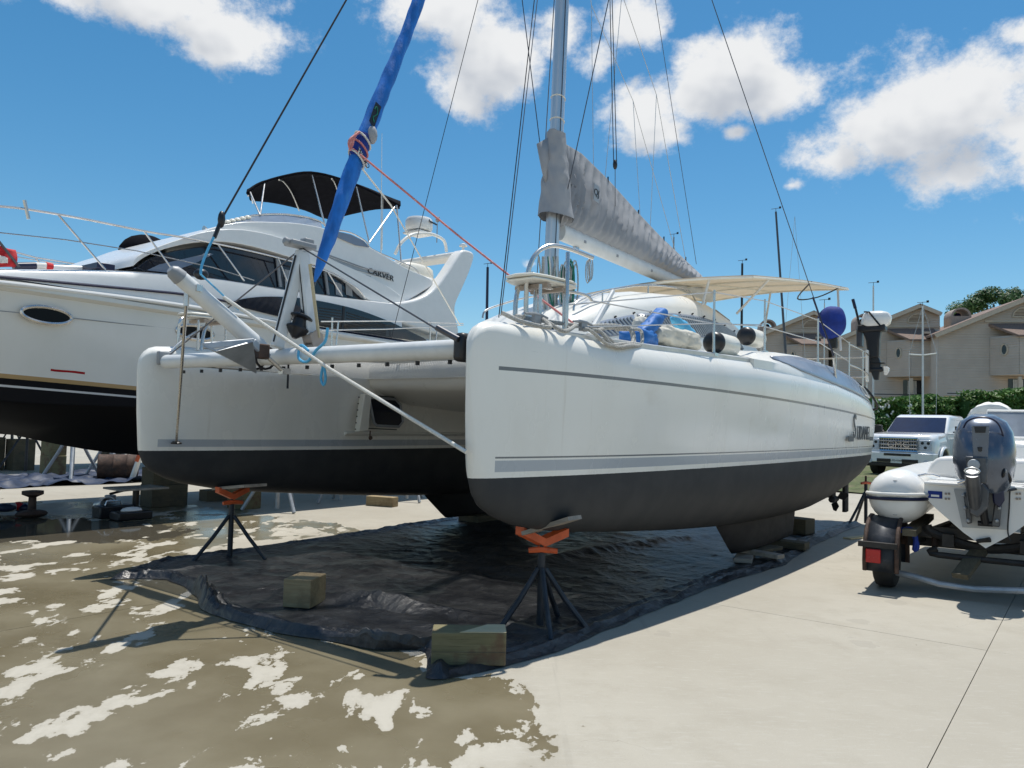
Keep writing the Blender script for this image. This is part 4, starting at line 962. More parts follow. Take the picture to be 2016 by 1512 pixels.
m = MB(); m.beam(cp+Vector((0, -.02, .1)), cp+Vector((0, -.02, -.25)), .035, .01, (0, 1, 0)); m.build('chain_plate', M_steel, cat)
m = MB(); m.tube([B_(1641, 700, -.40), B_(1600, 585, -.2)], .012, 8); m.build('shroud_cover', M_navy, cat)
wire('shroud', Vector((7.3, 4.8, 2.3)), None, None, .008, top=mastp(12.6))
for sg in (-1, 1):
    tipv = mastp(SPZ)+Vector((.12, sg*1.0, .05)); m = MB(); m.tube([mastp(4.1)+Vector((.05, sg*.08, 0)), tipv, mastp(12.4)], .007, 6); m.build('diamond_stay', M_wire, cat)
wire('halyard', B_(982, 625, .75), (982, 625), (1052, 0), .005, M_ropeblack)
wire('halyard', B_(986, 622, .72), (986, 622), (1058, 0), .0045, M_wire)
wire('halyard', B_(770, 668, 4.1), (770, 668), (941, 0), .0045, M_ropeblack)
hb_ = B_(436, 432, VC); wire('spinnaker_halyard', hb_, (436, 432), (655, 0), .008, M_ropeblack, top=mastp(12.9))
m = MB(); m.ell(hb_+Vector((0, 0, .0)), (.03, .03, .07), 8, 6); m.tube([hb_, B_(422, 468, VC)], .016, 6); m.build('halyard_shackle', M_black, cat)
m = MB(); m.tube(spline([B_(422, 465, VC), B_(412, 485, VC), B_(398, 520, VC), B_(395, 540, VC)], 5), .010, 6); m.tube([B_(395, 540, VC-.05), B_(470, 610, VC-.05)], .007, 6); tag(m.build('tack_line', M_ropeblue), 'blue tack line tying the flecked halyard to the sprit end', 'rope').matrix_world = CAT.mat()
m = MB(); m.ell(B_(396, 540, VC+.05), (.06, .05, .045), 10, 6); m.build('tack_block', M_black, cat)
for (x0, y0, x1, y1, r) in ((1240, 540, 1242, 0, .0),): pass
for dxx in (0, 10): m = MB(); m.tube([B_(1208+dxx*.6, 318, VC-.3), mastp(13)+Vector((.4, -.1, 0))], .006, 5); m.build('topping_lift', M_ropeblack, cat)
m = MB(); m.ell(B_(1211, 324, VC-.3), (.04, .03, .07), 10, 6); tb_ = m.build('topping_block', M_black, cat)
m = MB(); m.tube([B_(1211, 330, VC-.3), B_(1211, 440, VC)], .005, 5); m.build('topping_tail', M_wire, cat)
wire('boom_lift', B_(1371, 520, VC), None, None, .005, top=mastp(13.4)+Vector((.2, 0, 0)))
for sg in (-1, 1):
    j1 = Vector((5.3, VC+sg*.25, 7.6)); j2 = Vector((6.5, VC+sg*.2, 6.6))
    for a, b in ((mastp(9.6), j1), (j1, Vector((5.2, VC+sg*.09, 4.95))), (j1, j2), (j2, Vector((6.6, VC+sg*.08, 4.6))), (j2, Vector((7.9, VC+sg*.07, 4.35)))):
        m = MB(); m.tube([a, b], .0045, 5); m.build('lazy_jack', M_wirel, cat)
m = MB(); m.tube([ap, B_(880, 660, .25)], .007, 6); m.tube([B_(860, 645, .32), B_(902, 668, .16)], .022, 8); m.build('striker_stay', M_wire, cat)
m = MB(); m.tube([ap, B_(330, 702, 4.1)], .007, 6); m.build('striker_stay', M_wire, cat)
for x, y, vv in ((1020, 452, 1.2), ):
    pass

# ropes and winches at the mast foot
for k, (dv, z) in enumerate(((-.14, 3.42), (-.2, 3.30), (.15, 3.4))):
    c = mastp(z)+Vector((.02-.1*k, dv*1.0, 0)); m = MB(); m.lathe([(.06, 0), (.06, .03), (.045, .05), (.05, .10), (.065, .12), (.03, .125)], c, Matrix.Rotation(rad(90 if dv < 0 else -90), 3, 'X'), 16); m.build('winch', M_chrome, mastobj)
rr_ = random.Random(5)
for k in range(14):
    x = rr_.uniform(1055, 1108); mt = (M_rope, M_ropewhite, M_ropegreen, M_rope, M_ropewhite)[k % 5]; vv = VC-.16-rr_.random()*.12
    m = MB(); pts = [B_(x+rr_.uniform(-5, 5), y, vv) for y in (505, 540, 575, 605, 632)]; m.tube(spline(pts, 4), .010, 5); m.build('rope_hank', mt, mastobj)
for k in range(10):
    x = 1118+rr_.uniform(-14, 14); m = MB(); c = B_(x, 560, VC-.3); m.tube([c+Vector((.05*math.cos(a*.4488)*(1+.1*k), -.02*k*.2, .30*math.sin(a*.4488)*(.8+.03*k))) for a in range(14)], .009, 5, closed=True); m.build('coiled_line', M_rope if k % 3 else M_ropegreen, mastobj)
for k in range(3):
    m = MB(); c = B_(1157+k*3, 535-k*3, 1.6); m.tube([c+Vector((.05*math.cos(a*.5236), 0, .14*math.sin(a*.5236))) for a in range(12)], .007, 5, closed=True); m.build('coiled_line', M_rope, mastobj)

# pulpit with seat on the near bow
def tubepart(name, pts, r, mt, n=6, par=None): m = MB(); m.tube(spline(pts, n), r, 10); return m.build(name, mt, par or cat)
tubepart('pulpit_hoop', [B_(1036, 628, .08), B_(1036, 585, .08), B_(1040, 535, .06), B_(1055, 500, .04), B_(1083, 484, 0), B_(1120, 490, -.08), B_(1168, 508, -.2)], .018, M_steel)
tubepart('pulpit_hoop', [B_(1014, 622, .18), B_(1016, 590, .18), B_(1022, 568, .17), B_(1040, 560, .12)], .018, M_steel)
tubepart('pulpit_leg', [B_(1114, 655, -.18), B_(1116, 575, -.18), B_(1118, 497, -.15)], .016, M_steel)
tubepart('pulpit_leg', [B_(1052, 632, .12), B_(1055, 570, .12)], .016, M_steel)
tubepart('pulpit_rail', [B_(1040, 560, .1), B_(1085, 568, 0), B_(1150, 580, -.15), B_(1165, 592, -.18)], .013, M_steel)
def seat(cu, cv, cz, sg):
    m = MB(); out = []
    for (a, b) in ((-.26, -.02), (-.22, -.13), (-.1, -.17), (.2, -.2), (.3, -.17), (.3, .17), (.2, .2), (-.1, .17), (-.22, .13), (-.26, .02)): out.append(Vector((cu+a, cv+b*sg, cz)))
    m.prism(out, (0, 0, .022)); m.prism([q*1+Vector((0, 0, -.026)) for q in out[1:-1]], (0, 0, .022)); s_ = m.build('bow_seat', M_cream, cat, bev=.01)
    for du in (-.05, .15): q = MB(); q.box((cu+du, cv, cz-.05), (.05, .3, .03)); q.build('seat_bracket', M_tan, s_)
    for du in (-.12, .2):
        q = MB(); q.tube([(cu+du, cv-.12, cz-.05), (cu+du, cv-.12, interp(ZD, cu)-.02)], .014, 8); q.build('seat_leg', M_steel, s_)
seat(.78, .05, 2.62, 1); seat(.62, V1-.02, 2.60, 1)
tubepart('pulpit_hoop', [B_(350, 690, V1-.1), B_(352, 650, V1-.1), B_(358, 628, V1-.1), B_(385, 622, V1), B_(408, 634, V1)], .016, M_steel)
tubepart('pulpit_hoop', [B_(396, 690, V1-.12), B_(403, 650, V1-.1), B_(418, 625, V1-.05), B_(440, 618, V1)], .018, M_steel)
tubepart('pulpit_leg', [B_(417, 690, V1+.1), B_(417, 630, V1+.1)], .014, M_steel)
tubepart('pulpit_stay', [B_(335, 692, V1-.2), B_(362, 668, V1-.15), B_(405, 642, V1-.1)], .010, M_steel)
# stanchions and lifelines
def stanchion(u, v, h=.62):
    zb = interp(ZD, u)-.03 if u < 4.2 else interp(ZT, u)+.0
    m = MB(); m.tube([(u, v, zb), (u, v, zb+.1), (u-.01, v-.005, zb+h)], [.018, .0135, .012], 8); m.box((u, v, zb), (.09, .06, .03)); m.build('stanchion', M_steel, cat); return zb
SN = [(B_(1405, 690, -.40).x, -.40), (B_(1505, 690, -.25).x, -.25), (B_(1610, 705, -.25).x, -.25), (9.2, -.15)]
tops = []
for (u, v) in SN: tops.append((u, v, stanchion(u, v)))
for (u, v) in ((2.6, V1+.25), (4.4, V1+.2), (6.2, V1+.2)): stanchion(u, v)
for f in (.60, .30):
    m = MB(); pts = [B_(1118, 600 if f > .5 else 645, -.18)]+[Vector((u, v, z+f)) for u, v, z in tops]; m.tube(pts, .006, 6); m.build('lifeline', M_wirel, cat)
m = MB(); m.tube([B_(1165, 592, -.18), B_(1410, 638, -.4), Vector((tops[1][0], tops[1][1], tops[1][2]+.32))], .006, 6); m.build('lifeline', M_wirel, cat)
for f in (.30, .60):
    m = MB(); m.tube([B_(632, 650 if f < .5 else 633, 4.55), B_(760, 648 if f < .5 else 632, 4.55), B_(912, 640, 4.55) if f < .5 else B_(912, 637, 4.55)], .009, 6); m.build('lifeline', M_wirel, cat)
for x0, y0, y1 in ((662, 680, 633), (858, 672, 640)): m = MB(); m.tube([B_(x0, y0, 4.55), B_(x0+4, y1, 4.55)], .012, 8); m.build('stanchion', M_steel, cat)

# hard bimini over the cockpit
NF, FF_, NR, FR = Vector((6.6, .50, 3.71)), Vector((6.6, 3.27, 3.67)), Vector((10.8, .25, 4.16)), Vector((10.8, 2.9, 4.14))
def bim(a, b):
    p = lerp(lerp(FF_, NF, b), lerp(FR, NR, b), a); p = p.copy(); p.z += .07*math.sin(math.pi*b)+.03*math.sin(math.pi*a)-.02; return p
m = MB(); m.grid(bim, 20, 24); bo = m.build('bimini', M_bimini, cat, solid=.018)
def edge(f, r=.016, nm='bimini_frame'): m = MB(); m.tube([f(q/16)+Vector((0, 0, -.022)) for q in range(17)], r, 8); return m.build(nm, M_cream, bo)
for a in (.0, .33, .66, 1.0): edge(lambda t, a=a: bim(a, t))
for b in (0, .5, 1.0): edge(lambda t, b=b: bim(t, b), .015)
for (a, b, x, y, vv) in ((.03, .75, 1383, 600, 1.3), (.3, .9, 1450, 618, 1.2), (.92, .97, 1655, 690, .2)):
    m = MB(); m.tube([bim(a, b), B_(x, y, vv)], .02, 8); m.build('bimini_leg', M_paintalu, bo)
for q0_, q1_ in (((.02, .02), (6.7, 3.1, 3.2)), ((.95, .02), (10.3, 3.6, 2.2)), ((.95, .5), (10.3, 1.8, 2.2))):
    m = MB(); m.tube([bim(*q0_), q1_], .02, 8); m.build('bimini_leg', M_paintalu, bo)
m = MB(); m.tube(spline([bim(.55, 1), CAT.U(1570, 588, 9.6), CAT.U(1610, 585, 10), bim(.9, 1)], 5), .012, 6); m.build('cable', M_black, bo)
# stern rail
tubepart('stern_rail', [Vector((9.2, -.15, 2.95)), Vector((9.9, -.2, 2.9)), Vector((10.4, -.15, 2.85)), Vector((10.6, .3, 2.85)), Vector((10.6, 1.2, 2.85))], .013, M_steel)
tubepart('stern_rail', [Vector((9.2, -.15, 2.62)), Vector((9.9, -.2, 2.57)), Vector((10.4, -.15, 2.5)), Vector((10.6, .3, 2.5)), Vector((10.6, 1.2, 2.5))], .013, M_steel)
for u, v in ((9.9, -.2), (10.4, -.15), (10.2, .3)): m = MB(); m.tube([(u, v, 2.0), (u, v, 2.9)], .012, 8); m.build('stern_post', M_steel, cat)
m = MB(); m.box((10.3, -.18, 2.68), (.1, .04, .55)); m.build('motor_board', M_white, cat, bev=.01)
m = MB(); m.tube(spline([(10.3, .0, 2.4), (10.25, -.2, 2.25), (10.4, -.3, 2.05), (10.5, -.28, 1.95), (10.45, -.1, 1.9)], 6), .02, 8); m.build('fuel_hose', M_black, cat)
# name on the quarter
nb0, nb1 = B_(1671, 862, -.50), B_(1716, 861, -.49)
nc = B_(1694, 850, -.49); ux = 8.6
def hside(u, z):
    r = hull_ring(u, V0); r = r[:22]; best = min(r, key=lambda q: abs(q.z-z)); return best.y
na = B_(1694, 850, -.50); hv = hside(na.x, na.z); nx = B_(1694, 850, hv-.006)
hd = (Vector((nx.x+.4, hside(nx.x+.4, nx.z), nx.z))-Vector((nx.x-.4, hside(nx.x-.4, nx.z), nx.z))).normalized()
lt = cat
text('lettering', 'UDAMEL', M_nameink, lt, nx+hd*.20+Vector((0, -.012, -.03)), hd, (.15, 0, 1), .30, .004, .85)
text('initial_letter', 'S', M_nameink, lt, nx-hd*.47+Vector((0, -.012, .06)), hd, (.15, 0, 1), .50, .004, .9)
m = MB(); m.box(nx-hd*.72+Vector((0, -.012, -.105)), (.34, .006, .075), Matrix((hd, Vector((-hd.y, hd.x, 0)), Vector((0, 0, 1)))).transposed()); m.build('name_underline', M_nameink, cat, smooth=False); m = MB(); m.box(nx+hd*.80+Vector((0, -.012, -.105)), (.25, .006, .06), Matrix((hd, Vector((-hd.y, hd.x, 0)), Vector((0, 0, 1)))).transposed()); m.build('name_underline', M_nameink, lt, smooth=False)
# deck cleats / pad eye
m = MB(); pe = B_(1503, 719, -.47); m.lathe([(.05, 0), (.04, .03), (.02, .06)], pe+Vector((0, .04, -.01)), n=12); m.build('mooring_cleat', M_steel, cat)
for (u, v) in ((.55, -.12), (1.05, -.2)):
    m = MB(); z = interp(ZD, u)+.02; m.tube([(u-.14, v, z+.05), (u-.05, v, z+.06), (u+.05, v, z+.06), (u+.14, v, z+.05)], [.008, .013, .013, .008], 8); m.box((u, v, z+.02), (.08, .03, .06)); m.build('mooring_cleat', M_grey, cat)

# ---- loose things on the catamaran
def rope_coil(name, label, pts, r, mt):
    m = MB(); m.tube(spline(pts, 6), r, 8); o = m.build(name, mt); o.matrix_world = CAT.mat(); return tag(o, label, 'rope')
zf = lambda u: interp(ZD, u)+.03
rope_coil('mooring_rope', 'thick grey mooring rope tied at the bow cleat under the seat', [Vector((.30, .0, zf(.3)+.05)), Vector((.36, -.15, zf(.3)-.02)), Vector((.55, -.24, zf(.5)-.05)), Vector((.62, -.12, zf(.5)+.03)), Vector((.7, -.25, zf(.6)-.06)), Vector((.9, -.22, zf(.9))), Vector((1.05, -.12, zf(1)+.03)), Vector((.8, 0, zf(.8)+.04)), Vector((.5, .02, zf(.5)+.04)), Vector((.42, -.1, zf(.4)+.02))], .016, M_rope)
pts = []
for k in range(30):
    a = k*2*math.pi/9; f = 1+.12*math.sin(k*1.7); pts.append(Vector((1.3+.30*f*math.cos(a)+.01*k, -.24+.10*f*math.sin(a), zf(1.3)+.03+.05*math.sin(a+1)*f-(.10 if math.sin(a) < -.5 else 0))))
rope_coil('coiled_mooring_rope', 'coil of grey mooring rope hanging over the gunwale by the pulpit leg', pts, .015, M_rope)
bg_ = thing('deck_bag', 'crumpled blue and white bag lying on deck against the cabin window', 'bag', CAT)
def lump(name, c, rd, mt, seed, R=None, amp=.18):
    m = MB(); m.ell(c, rd, 56, 36, R, .7); m.v = [tuple(Vector(c)+(Vector(v)-Vector(c))*(1+1.7*amp*mnoise.noise((v[0]*6+seed, v[1]*6, v[2]*6))+1.1*amp*(.35-abs(mnoise.noise((v[0]*11, v[1]*9+seed, v[2]*11))))+amp*.5*mnoise.noise((v[0]*25, v[1]*25+seed, v[2]*25)))) for v in m.v]
    return m.build(name, mt, bg_, ang=80)
lump('white_cloth', B_(1312, 664, -.02), (.34, .13, .10), M_bag, 1); lump('white_cloth', B_(1350, 672, -.05), (.2, .12, .10), M_bag, 4)
lump('blue_flap', B_(1278, 643, -.08), (.24, .06, .065), M_bagblue, 2, Matrix.Rotation(rad(-32), 3, 'Y')); lump('blue_base', B_(1258, 668, -.04), (.22, .12, .09), M_bagblue, 3)
lump('blue_flap', B_(1297, 622, .06), (.13, .06, .055), M_bagblue, 5, Matrix.Rotation(rad(-25), 3, 'Y')); lump('white_cloth', B_(1262, 640, .1), (.12, .07, .08), M_bag, 7)
lump('blue_lining', B_(1345, 645, .12), (.26, .05, .06), M_ropeblue, 8, Matrix.Rotation(rad(15), 3, 'Y'))
def fender(px, py, v, rr, L, label):
    c = B_(px, py, v); f = thing('fender', label, 'fender', Frame(CAT.wld(c), AX)); f.location.z = c.z
    Ry = Matrix.Rotation(rad(90), 3, 'Y') @ Matrix.Rotation(0, 3, 'X')
    m = MB(); m.lathe([(rr*.9, 0.03), (rr, .06), (rr, L-.08), (rr*.8, L-.03), (rr*.3, L)], (0, 0, 0), Ry, 24); m.build('body', M_cream, f)
    m = MB(); m.lathe([(rr*.2, -.035), (rr*.75, -.02), (rr*.97, .01), (rr*1.01, .05)], (0, 0, 0), Ry, 24); m.build('end_cap', M_black, f)
fender(1403, 674, -.22, .115, .55, 'white fender with black end behind the stanchion by the deck bag')
fender(1467, 661, -.02, .11, .5, 'white fender with black end standing aft of the striped window')
# spare outboards clamped to the stern rail
def small_outboard(px, py, u, label, covered):
    c = CAT.U(px, py, u); fr = Frame(CAT.wld(c), HX); r = thing('outboard_motor', label, 'outboard motor', fr); r.location.z = c.z; r.scale = (.74,)*3 if covered else (.9,)*3
    if covered:
        m = MB(); m.ell((0, 0, .0), (.31, .24, .33), 24, 16, None, .95); m.v = [(v[0]+.05*v[2], v[1], v[2]*(1 if v[2] > 0 else 1.25)) for v in m.v]
        m.v = [tuple(Vector(v)*(1+.10*mnoise.noise((v[0]*4, v[1]*4, v[2]*4)))) for v in m.v]; m.build('canvas_cover', M_bluecover, r, ang=80)
        m = MB(); m.loft([[Vector((.02+sx*.09, sy*.07, z)) for sx, sy in ((-1, -1), (1, -1), (1, 1), (-1, 1))] for z in (-.2, -.62)], True, True, True); m.build('leg', M_black, r, bev=.02)
        m = MB(); m.tube([(-.1, 0, -.38), (.0, 0, -.42), (.15, 0, -.38)], .012, 6); m.build('tie_cord', M_rope, r)
    else:
        m = MB(); m.loft([[Vector((cx+a*rx, b*ry, z)) for a, b in ((-1, -.5), (-.7, -1), (.5, -1), (1, -.6), (1, .6), (.5, 1), (-.7, 1), (-1, .5))] for (cx, rx, ry, z) in ((.08, .18, .12, .10), (.08, .25, .16, .16), (.1, .26, .17, .28), (.1, .22, .14, .37), (.08, .12, .08, .41))], True, True, True); m.build('cowl', M_white2, r, bev=.02)
        m = MB(); m.box((.02, 0, .08), (.5, .26, .14)); m.loft([[Vector((x+sx*rx, sy*.085, z)) for sx, sy in ((-1, -1), (1, -1), (1, 1), (-1, 1))] for (x, rx, z) in ((.02, .17, .05), (.04, .12, -.15), (.05, .10, -.5))], True, True, True); m.build('midsection', M_engdark if False else M_black, r, bev=.03)
        m = MB(); m.loft([[Vector((x+sx*rx, sy*.045, z)) for sx, sy in ((-1, -1), (1, -1), (1, 1), (-1, 1))] for (x, rx, z) in ((.05, .09, -.48), (.07, .11, -.62), (.08, .08, -.75), (.10, .04, -.92))], True, True, True); m.box((.08, 0, -.6), (.34, .14, .02)); m.lathe([(.02, -.2), (.055, -.1), (.055, .12), (.02, .18)], (.06, 0, -.72), Matrix.Rotation(rad(90), 3, 'Y'), 12); m.build('lower_unit', M_black, r, bev=.015)
        m = MB(); m.lathe([(.06, 0), (.11, .02), (.11, .06), (.05, .1)], (.22, 0, -.72), Matrix.Rotation(rad(90), 3, 'Y'), 3); m.build('propeller', M_white2, r)
        m = MB(); m.tube([(-.2, 0, .1), (-.24, 0, .3), (-.29, 0, .52)], [.03, .022, .022], 10); t_ = m.build('tiller', M_black, r); m = MB(); m.tube([(-.29, 0, .5), (-.335, 0, .68)], .03, 10); m.build('grip', M_navy, t_)
        m = MB(); m.tube([(.2, -.17, .1), (.0, -.175, .38), (-.1, -.1, .4)], .018, 6); m.build('strap', M_black, r)
        m = MB(); m.box((-.2, 0, -.1), (.1, .2, .35)); m.build('clamp_bracket', M_engdark, r, bev=.02)
small_outboard(1638, 632, 9.35, 'small outboard motor under a royal blue canvas cover on the stern rail', True)
small_outboard(1715, 655, 10.5, 'black and white outboard motor with raised tiller on the stern rail', False)
# ------------------------------------------------------------------ motor yacht behind
_o = on_z(0, 806.9+1.55*1514/9.45, 0); YT = Frame((_o.x, _o.y), AX); Y_ = YT.V
ya = thing('motor_yacht', 'white flybridge motor yacht with navy stripe and black bottom standing on blocks', 'motor yacht', YT)
YS = .926; BM = 3.9; YC = BM/2
# hull: stations along x; bow out to the left
def yhull(u):
    u_ = u; u = u/YS
    # bow at -5.5, transom at 9.3
    t = (u+5.5)/14.8; hb = BM/2*min(1, max(.02, 1-(1-min(1, t/.45))**2.2)); hb = max(.03, hb)
    zr = 3.22+.55*max(0, (-u)/5.5)**1.5-.012*max(0, u)
    zch = 1.62+1.3*max(0, (.8-u)/6.3)**1.8; hbc = hb*lerp(.45, .90, min(1, max(0, t/.5)))
    zk = .80+max(0, (2.9-u)/3.0)**1.45*.62 if u < 2.9 else .80-.01*(u-2.9)
    zk = min(zk, zch-.05); zd = zr+.20+.02*max(0, -u)
    pr = [(0, zk), (hbc*.5, lerp(zk, zch, .5)-.02), (hbc, zch), (hbc+.07, zch+.03), (lerp(hbc, hb, .42), lerp(zch, zr, .33)), (lerp(hbc, hb, .8), lerp(zch, zr, .7)), (hb-.04, zr-.07), (hb, zr-.06), (hb+.045, zr-.03), (hb+.045, zr+.03), (hb, zr+.05), (hb-.01, zr+.10), (hb-.05, zd), (hb-.11, zd+.02), (hb-.2, zd+.0), (0, zd-.02)]
    zs = lambda z: 1.55+(z-1.55)*YS
    return [Vector((u_, YC-y, zs(z))) for y, z in pr]+[Vector((u_, YC+y, zs(z))) for y, z in reversed(pr[1:-1])]
m = MB(); m.loft([yhull(u*YS) for u in [-5.5, -5.3, -5, -4.5, -4, -3.2, -2.4, -1.6, -1, -.4, 0, .4, .8, 1.2, 1.6, 2, 2.4, 2.9, 3.5, 4.5, 5.5, 6.5, 7.5, 8.5, 9.3]], True, True, True)
m.build('hull', M_yacht, ya, ang=28)
for (x, y) in ((91, 621), (383, 655), (620, 690)):
    c = Y_(x, y, .055); uu = c.x
    m = MB(); pr = [(.30*math.cos(k*2*math.pi/28), .105*math.sin(k*2*math.pi/28)) for k in range(28)]
    yv = lambda z: interp([(1.62, .05), (3.2, -.03)], z)
    m.tube([c+Vector((a, -.02, b-.03*a)) for a, b in pr], .024, 6, closed=True); po = m.build('porthole', M_steel, ya)
    m = MB(); m.prism([c+Vector((a, -.025, b-.03*a)) for a, b in pr], (0, .06, 0)); m.build('pane', M_portglass, po, smooth=False)
# raised side decks / bulwark: sheer strake above the rub rail
SH = [Y_(x, y, .02) for x, y in ((-260, 520), (0, 528), (208, 531), (332, 538), (440, 549), (564, 569), (713, 589), (792, 598))]
m = MB(); rg = []
for p in spline(SH, 5):
    zr = 1.55+1.67*YS-.011*max(0, p.x)+.09; rg.append([Vector((p.x, .0, zr)), Vector((p.x, .02, lerp(zr, p.z, .7))), Vector((p.x, .05, p.z-.02)), Vector((p.x, .10, p.z)), Vector((p.x, BM-.10, p.z)), Vector((p.x, BM-.05, p.z-.02)), Vector((p.x, BM-.02, lerp(zr, p.z, .7))), Vector((p.x, BM, zr))])
m.loft(rg, True, True, True); m.build('deck_house_side', M_white2, ya, ang=50)
m = MB(); m.tube(spline([Y_(x, y, -.004) for x, y in ((-200, 530), (0, 545), (150, 559), (300, 573), (372, 581), (480, 600), (600, 630))], 5), .02, 6); m.build('navy_stripe', M_navy, ya)
m = MB(); m.tube(spline([Y_(x, y, -.03) for x, y in ((-200, 538), (0, 556), (150, 574), (300, 593), (425, 612), (600, 645), (765, 676))], 5), .03, 8); m.build('rub_rail', M_white2, ya)
def slab_from(poly, v0, v1, name, mt, bev=.1, inset=.0, parent=None, n=6, ang=50, sp=True):
    """closed side outline (photo points on the plane y=v0) carried across the beam to y=v1"""
    a = [Y_(x, y, v0) for x, y in poly]
    if sp: a = spline(a+[a[0]], n)[:-1]
    m = MB(); m.loft([a, [Vector((p.x, v1, p.z)) for p in a]], True, True, True); return m.build(name, mt, parent or ya, bev=bev, seg=4, ang=ang)
m = MB(); m.tube(spline([Y_(x, y, .045) for x, y in ((-200, 592), (0, 612), (120, 624), (240, 637), (345, 648), (520, 672))], 5), .006, 5); m.build('moulding_line', M_grey, ya)
# saloon (dark glazing) under the white roof
slab_from([(268, 528), (300, 506), (360, 490), (440, 486), (560, 512), (640, 536), (700, 566), (722, 592), (600, 580), (440, 560), (330, 548)], .30, BM-.30, 'saloon', M_glass, .05)
m = MB(); ws = [Y_(262, 529, .35), Y_(330, 537, .25), Y_(380, 520, .28), Y_(420, 500, .30), Y_(350, 496, .34), Y_(300, 508, .36)]
m.prism(ws, (0, -.012, 0)); m.build('windscreen', M_glassblue, ya)
# white brow, curved over the glazing
br_ = [(262, 524), (285, 506), (325, 490), (380, 478), (440, 476), (500, 486), (560, 503), (620, 522), (680, 550), (725, 590), (760, 596), (800, 598), (780, 575), (730, 545), (640, 505), (560, 470), (480, 452), (410, 455), (350, 472), (300, 490), (270, 505)]
slab_from(br_, .18, BM-.18, 'saloon_roof', M_white2, .06, n=3)
# mullions
for x0, y0, x1, y1 in ((545, 505, 552, 565), (640, 536, 646, 580)):
    m = MB(); m.beam(Y_(x0, y0, .27), Y_(x1, y1, .27), .03, .05, (1, 0, 0)); m.build('mullion', M_grey, ya)
for x in (560, 575, 660, 680): m = MB(); m.prism([Y_(x, 530 if x < 600 else 555, .288), Y_(x+12, 533 if x < 600 else 560, .288), Y_(x+14, 572 if x < 600 else 584, .288), Y_(x+1, 568 if x < 600 else 580, .288)], (0, -.006, 0)); m.build('curtain', M_grey, ya, smooth=False)
# lower side window
lw = [(446, 598), (480, 588), (530, 584), (590, 587), (650, 597), (710, 612), (770, 635), (815, 657), (838, 671), (780, 666), (700, 654), (630, 642), (560, 626), (490, 609)]
a = spline([Y_(x, y, -.012) for x, y in lw]+[Y_(446, 598, -.012)], 4)[:-1]
m = MB(); m.prism(a, (0, -.02, 0)); lwo = m.build('side_window', M_glass, ya, smooth=False)
for (x0, x1, y0, y1, y2, y3) in ((628, 672, 606, 612, 645, 639), (682, 760, 615, 640, 660, 648)):
    for k in range(7):
        m = MB(); f = k/6; m.beam(Y_(x0, lerp(y0, y3, f), -.035), Y_(x1, lerp(y1, y2, f), -.035), .004, .018); m.build('blind_slat', M_frame, lwo, smooth=False)
m = MB(); m.beam(Y_(677, 604, -.035), Y_(674, 650, -.035), .01, .05, (1, 0, 0)); m.build('mullion', M_black, lwo, smooth=False)
# flybridge body
fbp = [(352, 480), (385, 462), (430, 445), (480, 437), (540, 437), (590, 440), (640, 450), (700, 472), (760, 505), (800, 528), (845, 548), (852, 560), (830, 575), (790, 597), (755, 592), (700, 560), (640, 520), (560, 492), (480, 474), (400, 474)]
slab_from(fbp, .24, BM-.24, 'flybridge', M_white2, .08, n=3)
m = MB(); m.tube(spline([Y_(x, y, .2) for x, y in ((400, 462), (440, 458), (500, 462), (580, 480), (660, 507), (720, 528), (766, 538))], 5), .012, 6); m.build('trim_line', M_grey, ya)
m = MB(); m.tube(spline([Y_(x, y, .19) for x, y in ((455, 463), (470, 468), (560, 492), (640, 516), (730, 545))], 5), .01, 6); m.build('trim_line', M_grey, ya)
cp_ = Y_(750, 541, .215); cd = (Y_(765, 546, .215)-Y_(736, 536, .215)).normalized()
text('lettering', 'CARVER', M_black, ya, cp_, cd, Vector((-cd.z, 0, cd.x)), .15, .006, 1.25)
m = MB(); m.prism([Y_(x, y, .228) for x, y in ((640, 503), (736, 537), (765, 549), (740, 543), (690, 528))], (0, -.008, 0)); m.build('name_stripe', M_silver, ya, smooth=False)
# flybridge windscreen: tinted panes with rail
wsp = [(442, 441), (470, 430), (510, 423), (560, 422), (605, 428), (632, 437)]
wl_ = [(450, 444), (478, 440), (515, 438), (560, 438), (600, 441), (634, 449)]
for i in range(5):
    m = MB(); m.prism([Y_(*wsp[i], .42), Y_(*wsp[i+1], .42), Y_(*wl_[i+1], .30), Y_(*wl_[i], .30)], (0, .012, 0)); m.build('fly_windscreen_pane', M_clearglass, ya, smooth=False)
m = MB(); m.tube(spline([Y_(x, y, .42) for x, y in wsp]+[Y_(650, 452, .36)], 4), .018, 8); m.build('windscreen_rail', M_steel, ya)
sp2 = [(660, 455), (690, 462), (715, 474), (726, 487), (700, 483), (665, 468)]
m = MB(); m.prism([Y_(x, y, .22) for x, y in sp2], (0, -.014, 0)); m.build('wind_deflector', M_glassblue, ya, smooth=False)
m = MB(); m.tube(spline([Y_(x, y, .3) for x, y in ((655, 452), (690, 458), (720, 475), (732, 490), (780, 512), (815, 528), (830, 545))], 5), .016, 8); m.build('fly_rail', M_steel, ya)
for k in range(5):
    m = MB(); m.ell(Y_(448+k*10, 437-k*2.2, .4), (.06, .05, .035), 10, 6); m.build('roof_lamp', M_cream, ya)
m = MB(); m.lathe([(.05, 0), (.02, .06), (.018, .2)], Y_(401, 450, .6), Matrix.Rotation(rad(90), 3, 'Y'), 12); m.build('horn', M_steel, ya)
